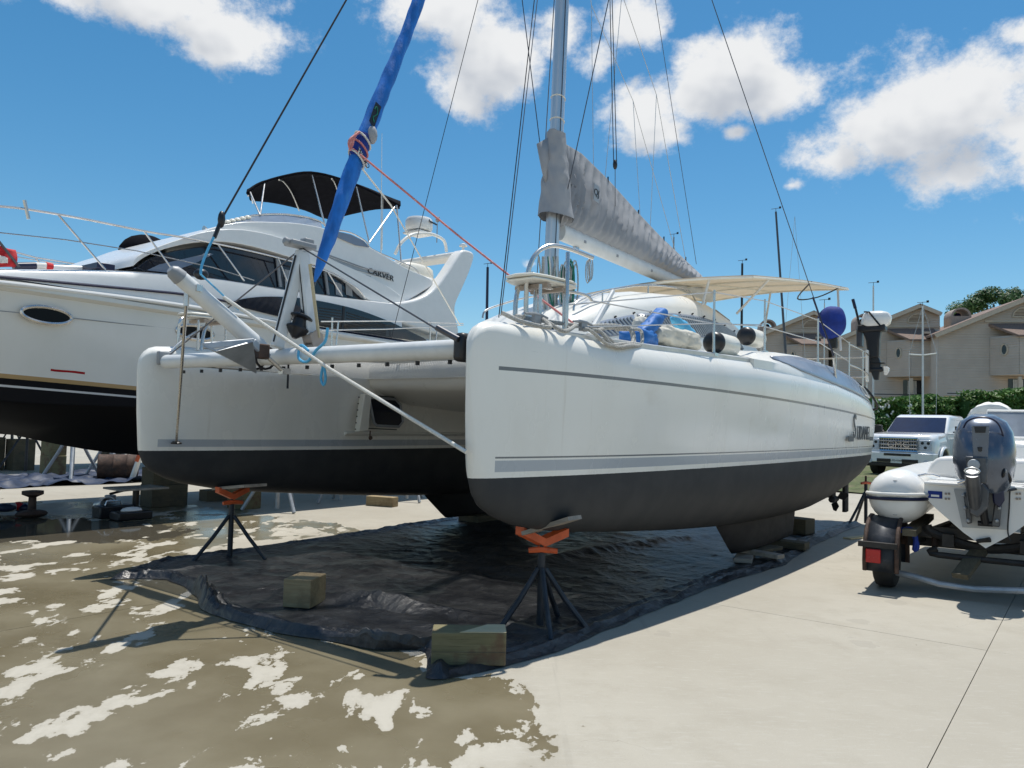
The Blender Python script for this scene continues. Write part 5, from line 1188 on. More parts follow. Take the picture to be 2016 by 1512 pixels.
# aft wing and radar arch
wing = [(770, 596), (815, 590), (850, 573), (878, 540), (900, 506), (912, 492), (928, 495), (934, 505), (925, 535), (910, 570), (898, 598), (897, 620), (903, 660), (870, 660), (800, 640), (740, 612)]
for v0, v1 in ((.06, .34), (BM-.34, BM-.06)):
    a = [Y_(x, y, .06) for x, y in wing]; a = spline(a+[a[0]], 3)[:-1]
    m = MB(); m.loft([[Vector((p.x, v0, p.z)) for p in a], [Vector((p.x, v1, p.z)) for p in a]], True, True, True); m.build('aft_wing', M_white2, ya, bev=.05, seg=3, ang=50)
wt = Y_(918, 498, .2)
m = MB(); m.box((wt.x-.02, BM/2, wt.z-.06), (.46, BM-.3, .13)); ar = m.build('arch_top', M_white2, ya, bev=.05)
# aft cockpit bulkhead and seat box
slab_from([(690, 560), (790, 596), (800, 560), (830, 545), (850, 560), (842, 600), (900, 645), (900, 700), (700, 660)], .36, BM-.36, 'aft_cabin', M_white2, .05, sp=False)
m = MB(); c = Y_(822, 568, .8); m.box(c+Vector((.1, 0, -.05)), (.8, .7, .55)); m.build('helm_seat', M_white2, ya, bev=.08, seg=3)
m = MB(); c = Y_(812, 540, 1.0); m.ell(c, (.5, .3, .22), 16, 8, None, .6); m.build('seat_back', M_cream, ya)
# arch tubes, radar dome, lights
rd_c = Vector((wt.x-.55, 1.5, 0)); rp = Y_(825, 443, 1.3)
for dv in (-.35, .35):
    m = MB(); m.tube(spline([Y_(778, 500, 1.3+dv), Y_(790, 478, 1.3+dv), Y_(812, 462, 1.3+dv), Y_(845, 460, 1.3+dv), Y_(870, 470, 1.3+dv), Y_(877, 482, 1.3+dv), Y_(879, 496, 1.3+dv)], 5), .035, 10); m.build('radar_hoop', M_white, ar)
for (x, y) in ((785, 487), (846, 462), (878, 480)): m = MB(); m.tube([Y_(x, y, .95), Y_(x, y, 1.65)], .025, 8); m.build('hoop_rung', M_white, ar)
m = MB(); m.lathe([(.05, -.16), (.28, -.14), (.31, -.08), (.31, .08), (.27, .14), (.05, .17)], rp, None, 28); m.box(rp+Vector((0, 0, -.2)), (.5, .5, .04)); rd_ = m.build('radar_dome', M_white2, ya)
text('dome_lettering', 'Raymarine', M_black, rd_, rp+Vector((.12, -.31, .04)), (1, .25, 0), (0, 0, 1), .085, .006)
m = MB(); q = Y_(861, 440, 1.4); m.tube([q+Vector((0, 0, -.45)), q], .012, 6); m.ell(q+Vector((0, 0, .08)), (.06, .04, .06), 10, 6); m.tube([q+Vector((-.02, 0, .12)), q+Vector((.06, 0, .16))], .02, 6); m.build('anchor_light', M_grey, ya)
m = MB(); q = Y_(912, 486, 1.2); m.lathe([(.03, -.1), (.03, 0), (.10, .01), (.09, .05), (.03, .08)], q, None, 14); m.build('antenna_dome', M_white2, ya)
for x, y, yt in ((750, 500, 262), (752, 492, 380)):
    m = MB(); m.tube([Y_(x, y, .7), Y_(x+2, yt, .7)], [.012, .004], 6); m.build('whip_antenna', M_white, ya)
for x, y in ((820, 525), (892, 497)): m = MB(); q = Y_(x, y+12, 1.2); m.lathe([(.09, -.07), (.1, 0), (.05, .06)], q, None, 12); m.build('deck_light', M_white2, ar)
# black bimini on bent frames
CN = [Y_(x, y, .75) for x, y in ((486, 378), (512, 357), (560, 342), (612, 335), (670, 348), (730, 373), (788, 403))]
CC = [Y_(x, y, v) for x, y, v in ((492, 394, 1.7), (540, 399, 2.1), (600, 413, 2.6), (645, 430, 2.7), (690, 421, 2.4), (740, 411, 1.9), (787, 410, 1.5))]
CN, CC = spline(CN, 6), spline(CC, 6)
def can(a, b):
    k = a*36; j = min(int(k), 35); n_, c_ = lerp(CN[j], CN[j+1], k-j), lerp(CC[j], CC[j+1], k-j)
    return lerp(n_, c_, b)+Vector((0, 0, .10*math.sin(math.pi*b)-.04*(1-min(1, b*8))))
m = MB(); m.grid(can, 24, 24); bmn = m.build('bimini', M_blackcloth, ya, solid=.04)
for a in (.03, .3, .62, .97):
    m = MB(); m.tube([can(a, q/14)+Vector((0, 0, -.05)) for q in range(15)], .015, 8); m.build('hoop', M_steel, bmn)
for (a, x, y) in ((.05, 512, 424), (.2, 512, 424), (.5, 640, 445), (.75, 727, 478), (.97, 727, 478), (.97, 790, 520)):
    m = MB(); m.tube([can(a, .03), Y_(x, y, .4)], .016, 8); m.build('bimini_leg', M_steel, bmn)
# guard rails
rail = [(-120, 398), (0, 406), (60, 413), (160, 430), (290, 456), (360, 467), (430, 481), (500, 496), (560, 511), (640, 533), (700, 565), (718, 588)]
m = MB(); m.tube(spline([Y_(x, y, .10) for x, y in rail], 5), .016, 8); gr = m.build('guard_rail', M_steel, ya)
m = MB(); m.tube([Y_(x, y, .10) for x, y in ((-120, 449), (0, 458), (130, 472), (270, 494), (420, 527), (500, 552))], .008, 6); m.build('mid_rail', M_steel, gr)
for x0, y0, x1, y1 in ((114, 422, 208, 531), (283, 454, 345, 538), (428, 480, 481, 553), (548, 509, 572, 570), (645, 535, 674, 583)):
    m = MB(); m.tube([Y_(x0, y0, .1), Y_(x1, y1, .1)], .014, 8); m.build('rail_stanchion', M_steel, gr)
m = MB(); q = Y_(52, 415, .1); m.tube([q+Vector((-.03, 0, .13)), q+Vector((.03, 0, -.1))], .022, 10); m.build('rod_holder', M_steel, gr)
m = MB(); m.tube([Y_(x, y, BM-.15) for x, y in ((-60, 478), (0, 488), (70, 507), (200, 528))], .016, 8); m.tube([Y_(x, y, BM-.15) for x, y in ((0, 500), (70, 512), (200, 532))], .01, 6); m.tube([Y_(70, 507, BM-.15), Y_(82, 525, BM-.15)], .014, 8); m.build('guard_rail', M_steel, ya)
# low trunk on the foredeck
slab_from([(30, 529), (110, 521), (180, 524), (215, 530), (268, 531), (268, 540), (30, 540)], .9, BM-.9, 'fore_trunk', M_white2, .03, sp=False)
m = MB(); q = Y_(193, 528, .7); m.box(q, (.25, .5, .09)); m.build('vent_box', M_navy, ya, bev=.01)
m = MB(); m.ell(Y_(288, 503, BM-.6), (.5, .4, .38), 14, 10); m.build('windscreen_cover', M_blackcloth, ya)
# things lying on its foredeck
fl_ = thing('flag_roll', 'red white and blue flag furled along the yacht foredeck', 'flag', YT)
m = MB(); m.tube([Y_(26, 524, .55), Y_(70, 523, .55)], .05, 10); m.build('blue_field', M_navy, fl_); m = MB(); m.tube([Y_(70, 523, .55), Y_(92, 524, .55)], .045, 10); m.build('white_field', M_sailwhite, fl_); m = MB(); m.tube([Y_(90, 523, .55), Y_(103, 526, .55)], .05, 10); m.build('red_field', M_flagred, fl_)
rb = thing('red_bow_flag', 'red flag with white figure hanging on the yacht bow rail', 'flag', YT)
m = MB(); m.grid(lambda a, b: Y_(lerp(-60, 32, a), lerp(lerp(470, 492, a), lerp(526, 526, a), b), .5)+Vector((0, .04*math.sin(a*9+b*4), 0)), 12, 8); m.build('cloth', M_flagred, rb, solid=.006)
m = MB(); m.grid(lambda a, b: Y_(lerp(0, 16, a), lerp(502+6*a, 518, b), .46)+Vector((0, .02*math.sin(a*9), 0)), 6, 6); m.build('white_figure', M_sailwhite, rb, solid=.006)
m = MB(); m.tube([Y_(-30, 440, .45), Y_(38, 526, .45)], .018, 8); m.build('staff', M_wire, rb)

# dark hull of a further boat behind the yacht
FB = Frame(on_z(-60, 935, 0), AX)
fb_ = thing('far_motor_boat', 'black bottomed boat hull on stands behind the motor yacht', 'boat', FB)
m = MB(); m.loft([[Vector((u, 1.6-hb*f, z)) for f, z in ((0, zk), (.5, zk+.25), (.9, 1.6), (1, 2.6))]+[Vector((u, 1.6+hb*f, z)) for f, z in ((1, 2.6), (.9, 1.6), (.5, zk+.25))] for u, hb, zk in ((-4, .1, 2.3), (-3, .9, 1.7), (-1, 1.5, 1.1), (2, 1.65, .85), (6, 1.65, .85))], True, True, True); m.build('hull', M_anti, fb_)
m = MB(); m.loft([[Vector((u, 1.6-hb, z)) for z in (2.61, 3.1)]+[Vector((u, 1.6+hb, z)) for z in (3.1, 2.61)] for u, hb in ((-4.05, .11), (-3, .92), (-1, 1.52), (2, 1.67), (6, 1.67))], True, True, True); m.build('topsides', M_white, fb_)
for u in (-1.5, 1.0, 4.0): m = MB(); m.box((u, 1.6, .42), (.4, .5, .84)); m.build('keel_block', M_timberdark, fb_, bev=.01)
# ------------------------------------------------------------------ black sheeting under the catamaran
def ridge(x, y, z): return (1-abs(mnoise.noise((x, y, z))))**6
def tarp_z(u, v):
    z = .008+.006*abs(mnoise.noise((u*.9, v*.8, 0)))
    z += .020*ridge(u*1.1, v*.7, 1)*(.4+max(0, mnoise.noise((u*.6, v*.6, 9))))+.012*ridge(u*2.4+3, v*1.5, 4)+.007*ridge(u*5, v*3.4, 6)+.004*ridge(u*11, v*8, 8)
    # long ridge lying along the boat
    rv = 1.1+.5*math.sin(u*.5); z += .07*math.exp(-((v-rv)/.13)**2)*max(0, math.sin((u-2.0)*.6))*min(1, max(0, u-2.0))
    z += .10*max(0, 1-abs(u-.55+.35*(v-1.6))/.22)*math.exp(-((v-1.45)/.5)**2)
    return z
def gp(*pts): return spline([CAT.Z(x, y, 0) for x, y in pts], 2)
FE = gp((840, 1336), (836, 1295), (822, 1280), (740, 1280), (620, 1258), (540, 1246), (450, 1222), (400, 1200), (385, 1175), (330, 1142), (215, 1142))
RE = gp((840, 1336), (880, 1338), (1000, 1312), (1100, 1282), (1200, 1240), (1345, 1180), (1450, 1140), (1545, 1112), (1600, 1075), (1700, 1032))
LE = gp((215, 1142), (280, 1112), (380, 1098), (500, 1082), (600, 1066), (700, 1050), (900, 1018), (980, 1006)); LE.append(Vector((9.2, 4.2, 0)))
BE = [RE[-1], LE[-1]]
def poly_at(P, t):
    L = [0]
    for a, b in zip(P, P[1:]): L.append(L[-1]+(b-a).length)
    d = t*L[-1]
    for i in range(len(P)-1):
        if d <= L[i+1] or i == len(P)-2: return lerp(P[i], P[i+1], min(1, (d-L[i])/max(1e-6, L[i+1]-L[i])))
def cache(P, n): return [poly_at(P, i/n) for i in range(n+1)]
NA, NB = 260, 190
fe_, be_, ri_, le_ = cache(FE, NB), cache(BE, NB), cache(RE, NA), cache(LE, NA)
def warp(t): return t**1.3
ri_ = [poly_at(RE, warp(i/NA)) for i in range(NA+1)]; le_ = [poly_at(LE, warp(i/NA)) for i in range(NA+1)]
def tarp(a, b):
    i, j = round(a*NA), round(b*NB); w = warp(a)
    p = lerp(fe_[j], be_[j], w)+lerp(ri_[i], le_[i], b)-lerp(lerp(ri_[0], le_[0], b), lerp(ri_[NA], le_[NA], b), w)
    u, v = p.x, p.y; z = tarp_z(u, v)
    e = min(b, 1-b)*4.6; ef = w*9.5; n3 = mnoise.noise((u*1.7, v*1.7, 3))
    z += (.028+.03*n3)*max(0, 1-abs(e-.10-.05*n3)/.05)+(.016+.02*n3)*max(0, 1-abs(e-.24+.05*n3)/.035)
    z += (.045+.045*n3)*max(0, 1-abs(ef-.10-.05*n3)/.06)+(.022+.03*n3)*max(0, 1-abs(ef-.25+.06*n3)/.04)
    cr = math.exp(-((ef-.14)/.12)**2-((v-2.62)/.38)**2); z += cr*(.10+.14*mnoise.noise((u*9, v*9, 1))+.08*mnoise.noise((u*22, v*22, 1)))
    cr = math.exp(-((ef-.12)/.12)**2-((v-.60)/.2)**2); z += cr*(.09+.08*mnoise.noise((u*9, v*9, 5)))
    z *= min(1, .2+e*14, .2+ef*16)
    if i in (0, NA) or j in (0, NB): z = .004
    jit = .025*mnoise.noise((u*3, v*3, 7))*(1 if 0 < i < NA and 0 < j < NB else 1)
    return Vector((u+jit, v-jit, max(.004, z)))
m = MB(); m.grid(tarp, NA, NB); tp_ = tag(m.build('plastic_sheet', M_tarp, ang=14), 'crumpled black plastic sheet spread on the concrete under the catamaran', 'tarp'); tp_.matrix_world = CAT.mat()
def tz(p): q = CAT.loc(p); return tarp_z(q.x, q.y)

# ------------------------------------------------------------------ jack stands and timber
def jack(p, h, label, mt, legs=3, r=.42, rot=.3, head=True, pad=True, pw=.028, hm=M_orange, group=None, z0=0.0, padn=(0, 0, 1), padr=(.34, .16), leg_h=.62, pado=(0, 0)):
    fr = Frame((p[0], p[1]), AX); o = thing('jack_stand', label, 'jack stand', fr, group); o.location.z = z0
    m = MB(); m.tube([(0, 0, .03), (0, 0, h*.78)], pw, 12); m.build('post', mt, o)
    m = MB(); m.tube([(0, 0, h*.78), (0, 0, h-.05)], pw*.62, 10); m.build('screw', M_rust, o)
    for k in range(legs):
        a = rot+k*2*math.pi/legs; d = Vector((math.cos(a), math.sin(a), 0)); m = MB(); m.tube([d*pw+Vector((0, 0, h*leg_h)), d*(r*.5)+Vector((0, 0, h*leg_h*.52)), d*r+Vector((0, 0, .015))], pw*.75, 8); m.build('leg', mt, o)
    m = MB(); e = Vector((math.cos(rot+2.0), math.sin(rot+2.0), 0)); m.tube([Vector((0, 0, h*.8))-e*.12, Vector((0, 0, h*.815)), Vector((0, 0, h*.8))+e*.10], [.02, .026, .02], 8); m.build('handle', hm, o)
    if head:
        m = MB()
        for s in (-1, 1):
            m.add([Vector((0, -.04, h-.11)), Vector((0, .04, h-.11)), e*s*.17+Vector((0, .04, h-.03)), e*s*.17+Vector((0, -.04, h-.03)), Vector((0, -.04, h-.05)), Vector((0, .04, h-.05)), e*s*.17+Vector((0, .04, h+.03)), e*s*.17+Vector((0, -.04, h+.03))],
                  [(0, 1, 2, 3), (4, 7, 6, 5), (0, 4, 5, 1), (1, 5, 6, 2), (2, 6, 7, 3), (3, 7, 4, 0)])
        m.build('saddle', hm, o, smooth=False)
    if pad:
        n = Vector(padn).normalized(); t = n.orthogonal().normalized(); R = Matrix((Vector((1, 0, 0))-n*n.x, n.cross(Vector((1, 0, 0))), n)); R = Matrix([q.normalized() for q in R]).transposed()
        m = MB(); m.box(R @ Vector((pado[0], pado[1], 0))+Vector((0, 0, h+.02)), (padr[0]*2, padr[1]*2, .03), R); m.build('pad', M_ply, o, smooth=False)
    return o
def wz(u, v): return CAT.wld(Vector((u, v, 0)))
jp = on_z(1063, 1238); jl = CAT.loc(jp)
jack(jp, .73, 'dark blue jack stand with orange head under the near catamaran bow', M_jackblue, 5, .36, .2, padn=(0, .36, 1), padr=(.09, .22), pado=(-.06, -.13))
jack(on_z(452, 1100), .75, 'dark jack stand with orange head under the far catamaran bow', M_jackblue, 3, .42, 1.0, padn=(0, .12, 1), padr=(.14, .30), pado=(0, -.12))
jack(CAT.wld(Vector((9.9, -.25, 0))), .86, 'dark jack stand under the catamaran stern beside the propeller', M_jackblue, 3, .42, .6, pad=False, head=False)
def timber(cx, size, rotz, label, mt, z0=0.0, group=None, tilt=0.0):
    o = MB(); sx, sy, sz = size; n = 1; o.box((0, 0, sz/2), size)
    o = o.build('timber_block', mt, None, smooth=False, bev=.008); o.location = (cx[0], cx[1], z0); o.rotation_euler = (tilt, 0, rotz); return tag(o, label, 'timber', group)
AXA = math.atan2(AX.y, AX.x)
c1 = on_z(920, 1308); t1 = timber(on_z(922, 1306), (.47, .20, .205), rad(3), 'green stained timber block weighing down the tarp front corner', M_timber2, .015)
m = MB(); m.prism([(-.06, -.098, .2055), (.235, -.098, .2055), (.235, .098, .2055), (.12, .098, .2055)], (0, 0, .003)); o = m.build('pale_top_wedge', M_timberlight, t1, smooth=False)  # paler wedge laid over the right part of the block's top
m = MB(); m.box((0, -.101, .085), (.468, .002, .004)); m.build('split', M_timberdark, t1, smooth=False)
p2 = on_z(599, 1196); timber(p2, (.235, .30, .225), AXA-rad(90)+rad(27), 'square sawn timber block standing on the tarp below the cross beam', M_timber, .03)
for k, (u, v, s, rz, z) in enumerate(((5.2, .05, (1.0, .2, .05), .3, .02), (5.5, -.1, (.5, .18, .045), -.15, .07), (6.3, .0, (.7, .22, .09), 1.57, .02), (5.15, -.12, (.62, .14, .05), 1.3, .065))):
    timber(CAT.wld(Vector((u, v, 0))), s, AXA+rz, ('long plank lying under the near keel', 'short plank on top of the long one under the near keel', 'cross timber under the back of the near keel', 'grey plank end poking out from under the near keel')[k], (M_ply, M_timberdark, M_timberdark, M_ply)[k], z)
timber(CAT.wld(Vector((7.9, .35, 0))), (.6, .3, .22), AXA+1.4, 'dark timber baulk behind the near keel', M_timberdark, .02)
timber(CAT.wld(Vector((5.6, 4.36, 0))), (.9, .4, .1), AXA, 'flat timber under the far keel', M_timberdark, .015)
# timber under the motor yacht and beyond
def stack(px, py, sizes, label, mt, rot=0.0):
    p = on_z(px, py); z = 0
    for k, s in enumerate(sizes):
        timber(p, s, AXA+rot+(.05 if k % 2 else -.03), label[k], mt, z); z += s[2]+.001
stack(322, 995, [(.62, .42, .36), (.62, .36, .29)], ['big square baulk at the foot of the block stack beside the puddle', 'upper baulk of the block stack beside the puddle'], M_timberdark)
stack(480, 1000, [(.36, .45, .42)], ['upright brown timber block behind the far jack stand'], M_timber2)
stack(422, 985, [(.45, .28, .2)], ['low dark timber block just left of the upright brown one'], M_timberdark)
stack(103, 938, [(.36, .6, .5), (.36, .5, .5), (.36, .5, .3)], ['bottom block of the tall stack under the yacht bow', 'middle block of the tall stack under the yacht bow', 'top block of the tall stack under the yacht bow'], M_timber2)
stack(38, 925, [(.5, .6, .8)], ['dark block under the far boat keel'], M_timberdark)
timber(on_z(752, 996), (.55, .2, .17), AXA-1.3, 'pale sawn timber lying on the sunny concrete behind the far hull', M_timber)
def gjack(px, py, h, label, **k): return jack(on_z(px, py), h, label, k.pop('mt', M_jackgrey), head=False, pad=k.pop('pad', False), hm=M_jackgrey, **k)
gjack(545, 1005, 1.35, 'grey tripod stand just behind the far catamaran jack', r=.55, rot=.4, pw=.04, leg_h=.7)
gjack(670, 988, 1.45, 'grey tripod stand behind the middle of the far hull', r=.55, rot=1.1, pw=.04, leg_h=.7)
gjack(800, 985, 1.45, 'grey tripod stand beside the pale sawn timber', r=.55, rot=.2, pw=.04, leg_h=.7)
gjack(140, 945, 1.5, 'grey tubular stand on the blue sheet under the yacht bow', r=.7, rot=2.2, pw=.05, leg_h=.75)
gjack(218, 942, 1.45, 'pale pipe stand beside the rusty drum', r=.6, rot=.2, pw=.05, leg_h=.75)
gjack(50, 930, 1.4, 'dark tripod stand under the far boat', r=.7, rot=1.2, pw=.035, leg_h=.8, mt=M_jackblue)
gjack(20, 915, 1.4, 'dark stand beyond the block stack', r=.6, rot=.3, pw=.03, leg_h=.8, mt=M_jackblue)
# rusty drum lying on its side
dp = on_z(232, 945); R = Matrix.Rotation(AXA-.5, 3, 'Z') @ Matrix.Rotation(rad(90), 3, 'Y')
m = MB(); m.lathe([(.02, -.42), (.29, -.42), (.30, -.40), (.29, -.36), (.29, -.12), (.305, -.1), (.29, -.08), (.29, .16), (.305, .18), (.29, .2), (.29, .38), (.30, .4), (.29, .42), (.02, .41)], (0, 0, .30), R, 28); o = m.build('steel_drum', M_rust); o.location = (dp.x, dp.y, 0); tag(o, 'rusty brown steel drum lying on its side under the motor yacht', 'drum')
op = on_z(258, 948); m = MB(); m.tube([(0, 0, 0), (.35, .1, 1.3)], .06, 10); o = m.build('support_pole', M_white); m = MB(); m.tube([(.11, .03, .45), (.2, .055, .75)], .064, 10); q = m.build('orange_band', M_orange, o); o.location = (op.x, op.y, 0); tag(o, 'white leaning support pole with rusty orange band', 'pole')
# crumpled blue sheet on the ground left
bt = Frame(on_z(120, 950), AX)
m = MB(); m.grid(lambda a, b: Vector((lerp(-4.5, 3.5, a), lerp(-.9, 2.2, b)+.2*mnoise.noise((a*7, b*3, 0)), max(.006, .05+.16*mnoise.noise((a*16, b*9, 2))+.05*mnoise.noise((a*45, b*25, 4))))), 90, 50); o = m.build('blue_sheet', M_bluetarp); o.matrix_world = bt.mat(); tag(o, 'rumpled dark blue tarpaulin on the ground under the motor yacht', 'tarp')
# litter by the puddle
def small(name, px, py, fn, label, cat_):
    p = on_z(px, py); o = thing(name, label, cat_, Frame((p.x, p.y), AX)); fn(o); return o
def stool(o):
    m = MB(); m.box((0, 0, .40), (.75, .55, .03)); m.build('board', M_ply, o, smooth=False); m = MB(); m.tube([(0, 0, 0), (0, 0, .39)], .05, 10); m.build('stem', M_black, o); m = MB(); m.tube([(-.35, .1, .32), (-.15, .1, .36), (.1, .1, .37)], .02, 6); m.build('clamp', M_frame, o)
small('work_stool', 266, 1012, stool, 'low board on a black stem beside the block stack', 'stool')
def bucket(o): m = MB(); m.lathe([(.02, 0), (.11, 0), (.13, .26), (.115, .26), (.1, .02)], (0, 0, .12), Matrix.Rotation(rad(80), 3, 'X'), 18); m.build('body', M_clearplastic, o); m = MB(); m.tube([(.12*math.cos(k*.5), -.1, .12+.12*math.sin(k*.5)) for k in range(7)], .008, 5); m.build('handle', M_wire, o)
small('bucket', 196, 1013, bucket, 'clear plastic bucket lying on its side in the puddle', 'bucket')
def tray(o): m = MB(); m.box((0, 0, .06), (.5, .3, .12)); m.build('body', M_black, o, bev=.02); m = MB(); m.ell((0, 0, .13), (.16, .1, .05), 10, 6); m.build('rag', M_sailwhite, o)
small('tool_tray', 258, 1022, tray, 'black tray with a white rag at the puddle edge', 'tray')
def toolbox(o): m = MB(); m.box((0, 0, .09), (.5, .26, .18)); m.build('body', M_black, o, bev=.02); m = MB(); m.tube([(-.12, 0, .18), (-.1, 0, .24), (.1, 0, .24), (.12, 0, .18)], .012, 6); m.build('handle', M_steel, o)
small('tool_box', 222, 1018, toolbox, 'black tool box behind the clear bucket', 'tool box')
def can_(o): m = MB(); m.lathe([(.02, 0), (.085, 0), (.085, .2), (.075, .21), (.02, .21)], (0, 0, 0), None, 16); m.build('body', M_silver, o); m = MB(); m.lathe([(.086, .05), (.086, .15)], (0, 0, 0), None, 16); m.build('label_band', M_navy, o)
small('paint_can', 216, 1000, can_, 'silver paint can standing behind the clear bucket', 'can')
def stump(o): m = MB(); m.tube([(0, 0, 0), (0, 0, .30)], [.06, .05], 10); m.lathe([(.03, .28), (.14, .33), (.14, .38), (.05, .39)], (0, 0, 0), None, 14); m.build('body', M_rust, o); m = MB(); m.ell((0, 0, .05), (.22, .16, .06), 12, 6); m.build('base', M_rust, o)
small('rusty_stand', 62, 1018, stump, 'rusty mushroom topped stand beside the puddle', 'stand')
def pile(o):
    r2 = random.Random(2)
    for k in range(7):
        m = MB(); c = (r2.uniform(-.3, .3), r2.uniform(-.2, .2), .06+r2.random()*.08); m.ell(c, (r2.uniform(.08, .16), .1, .06), 12, 8); m.v = [tuple(Vector(v)*(1+.15*mnoise.noise((v[0]*14, v[1]*14, v[2]*14)))) for v in m.v]; m.build('rag', (M_navy, M_flagred, M_sailwhite, M_bluetarp)[k % 4], o, ang=80)
small('rag_pile', 12, 1015, pile, 'heap of dark and pink rags by the puddle', 'rags')
# ------------------------------------------------------------------ skiff with outboard on a trailer, right
SAX = Vector((.56, .828, 0)); tb = on_z(1940, 1135); SK = Frame((tb.x, tb.y), SAX)
_c = pix_dir(1940, 1000); _t = 7.35/_c.y; _p = CPOS+_c*_t; SK = Frame((_p.x, _p.y), SAX)       # transom 7.35 m out
S_ = SK.U
sk = thing('skiff', 'white skiff with round float collars stern on, carried by a rusty trailer', 'boat', SK)
tl, trr = S_(1815, 955, 0), S_(2016, 962, 0)
zt = (tl.z+trr.z)/2; zbot = S_(1945, 1080, 0).z; hw = tl.y-.02       # y positive to the left
W2 = hw
def skr(u, k=1.0, dz=0):
    pr = [(0, zbot+dz), (.35*W2, zbot+.13+dz), (.80*W2, zbot+.34+dz*.5), (W2, zbot+.45), (W2, zt)]
    return [Vector((u, y*k, z)) for y, z in pr]+[Vector((u, -y*k, z)) for y, z in reversed(pr[1:])]
m = MB(); m.loft([skr(0), skr(.02), skr(1.5), skr(3, .95, .05), skr(4.2, .7, .25), skr(5.0, .3, .5), skr(5.3, .05, .6)], True, True, True); m.build('hull', M_white2, sk, ang=40)
zg = zt+.0
for s in (1, -1):
    m = MB(); rb_ = .275; cy = s*(W2+.245); cz = S_(1757, 978, 0).z; pts = []
    prof = [(-.14, .05), (-.13, .14), (-.09, .20), (-.02, .25), (.08, .27), (.3, .275), (2, .275), (3.6, .26)]
    rings = [[Vector((u, cy+r*1.02*math.cos(k*2*math.pi/28)-.12*s*max(0, (u-2.5)), cz+r*math.sin(k*2*math.pi/28)+max(0, u-3)*.05)) for k in range(28)] for u, r in prof]
    m.loft(rings, True, True, True); co = m.build('float_collar', M_white2, sk)
    for dz, mt, rr in ((.035, M_white, .283), (-.01, M_navy, .279)):
        m = MB(); band = []
        for k in range(13):
            a = math.pi*(k/12); band.append(Vector((.05-math.sin(a)*.205, cy-s*math.cos(a)*rr*.99, cz+dz+.01*math.cos(a))))
        m.tube(band, .018, 8); m.build('rub_strake', mt, co)
    for sg in (1, -1):
        m = MB(); m.tube([Vector((-.115+.05*abs(math.cos(math.pi*k/10)), cy+.12*math.cos(math.pi*k/10), cz+sg*(.07+.10*math.sin(math.pi*k/10)))) for k in range(11)], .004, 5); m.build('moulding_line', M_grey, co)
# stern deck, splash well and seat back
m = MB(); m.box((.25, 0, zt+.012), (.55, 2*W2, .03)); m.build('stern_deck', M_white2, sk, bev=.01)
bx = [S_(x, y, .45) for x, y in ((1822, 935), (1832, 912), (1845, 900), (1900, 898), (1900, 945))]
m = MB(); m.prism(bx, (.5, 0, 0)); m.build('well_coaming', M_white2, sk, bev=.04, seg=3)
bx = [S_(x, y, .45) for x, y in ((1985, 950), (1985, 905), (2100, 905), (2100, 955))]
m = MB(); m.prism(bx, (.5, 0, 0)); m.build('well_coaming', M_white2, sk, bev=.04, seg=3)
cc_ = [S_(x, y, 2.0) for x, y in ((1985, 870), (2110, 875), (2110, 930), (1985, 930))]
m = MB(); m.prism(cc_, (.5, 0, 0)); m.build('console_seat', M_white2, sk, bev=.06, seg=3)
m = MB(); q = S_(1829, 938, .2); m.tube([q+Vector((0, -.1, .0)), q+Vector((0, -.03, .02)), q+Vector((0, .03, .02)), q+Vector((0, .1, .0))], .012, 8); m.build('stern_cleat', M_steel, sk)
m = MB(); m.box(S_(1841, 974, -.004), (.006, .19*.65, .07)); st_ = m.build('maker_sticker', M_bluecover, sk, smooth=False)
m = MB(); m.box(S_(1841, 976, -.009), (.004, .07, .02)); m.build('sticker_print', M_white2, st_, smooth=False)
for x in (1865, 2005):
    for dx_, dy_ in ((-3, -5), (3, -5), (-3, 5), (3, 5)): m = MB(); m.box(S_(x+dx_, 977+dy_, -.006), (.012, .018, .018)); m.build('bolt_plate', M_tan, sk, smooth=False)
m = MB(); m.prism([S_(x, y, -.004) for x, y in ((1878, 963), (1990, 965), (1985, 1043), (1895, 1038))], (-.012, 0, 0)); jk = m.build('transom_plate', M_silver, sk, smooth=False)
m = MB(); q = S_(1937, 1064, -.03); m.tube([q+Vector((0, .06, -.015)), q, q+Vector((-.02, -.05, .015))], [.018, .02, .025], 8); m.build('drain_plug', M_frame, sk)
m = MB(); m.tube(spline([S_(1988, 965, -.02), S_(1987, 1000, -.02), S_(1984, 1045, -.02), S_(1990, 1065, -.03)], 5), .006, 6); m.build('transducer_cable', M_black, sk)
# outboard, tilted up
ob = thing('outboard_motor', 'large blue grey outboard motor tilted up on the white skiff', 'outboard motor', SK)
cz0 = S_(1932, 812, -.15).z; 
cen = [(1934, 818, .10, .08), (1935, 830, .19, .14), (1936, 850, .235, .2), (1937, 880, .255, .24), (1937, 910, .255, .25), (1938, 935, .235, .23), (1942, 955, .19, .2), (1945, 965, .15, .16)]
m = MB(); rings = []
for (x, y, ry, rx) in cen:
    c = S_(x, y, -.18); ring = []
    for k in range(32):
        a = 2*math.pi*k/32; ca, sa = math.cos(a), math.sin(a); e = .72
        ring.append(c+Vector((rx*1.15*math.copysign(abs(ca)**e, ca)+.05, ry*math.copysign(abs(sa)**e, sa), .02*ca)))
    rings.append(ring)
m.loft(rings, True, True, True); cw = m.build('cowl', M_engine, ob, ang=50)
fc = S_(1931, 850, -.455)
def face(poly, off, name, mt, par, th=.012):
    m = MB(); m.prism([S_(x, y, off) for x, y in poly], (-th, 0, 0)); return m.build(name, mt, par, bev=.004, smooth=False)
face([(1913, 838), (1948, 838), (1945, 905), (1940, 925), (1920, 925), (1916, 905)], -.455, 'cowl_face', M_engine, cw)
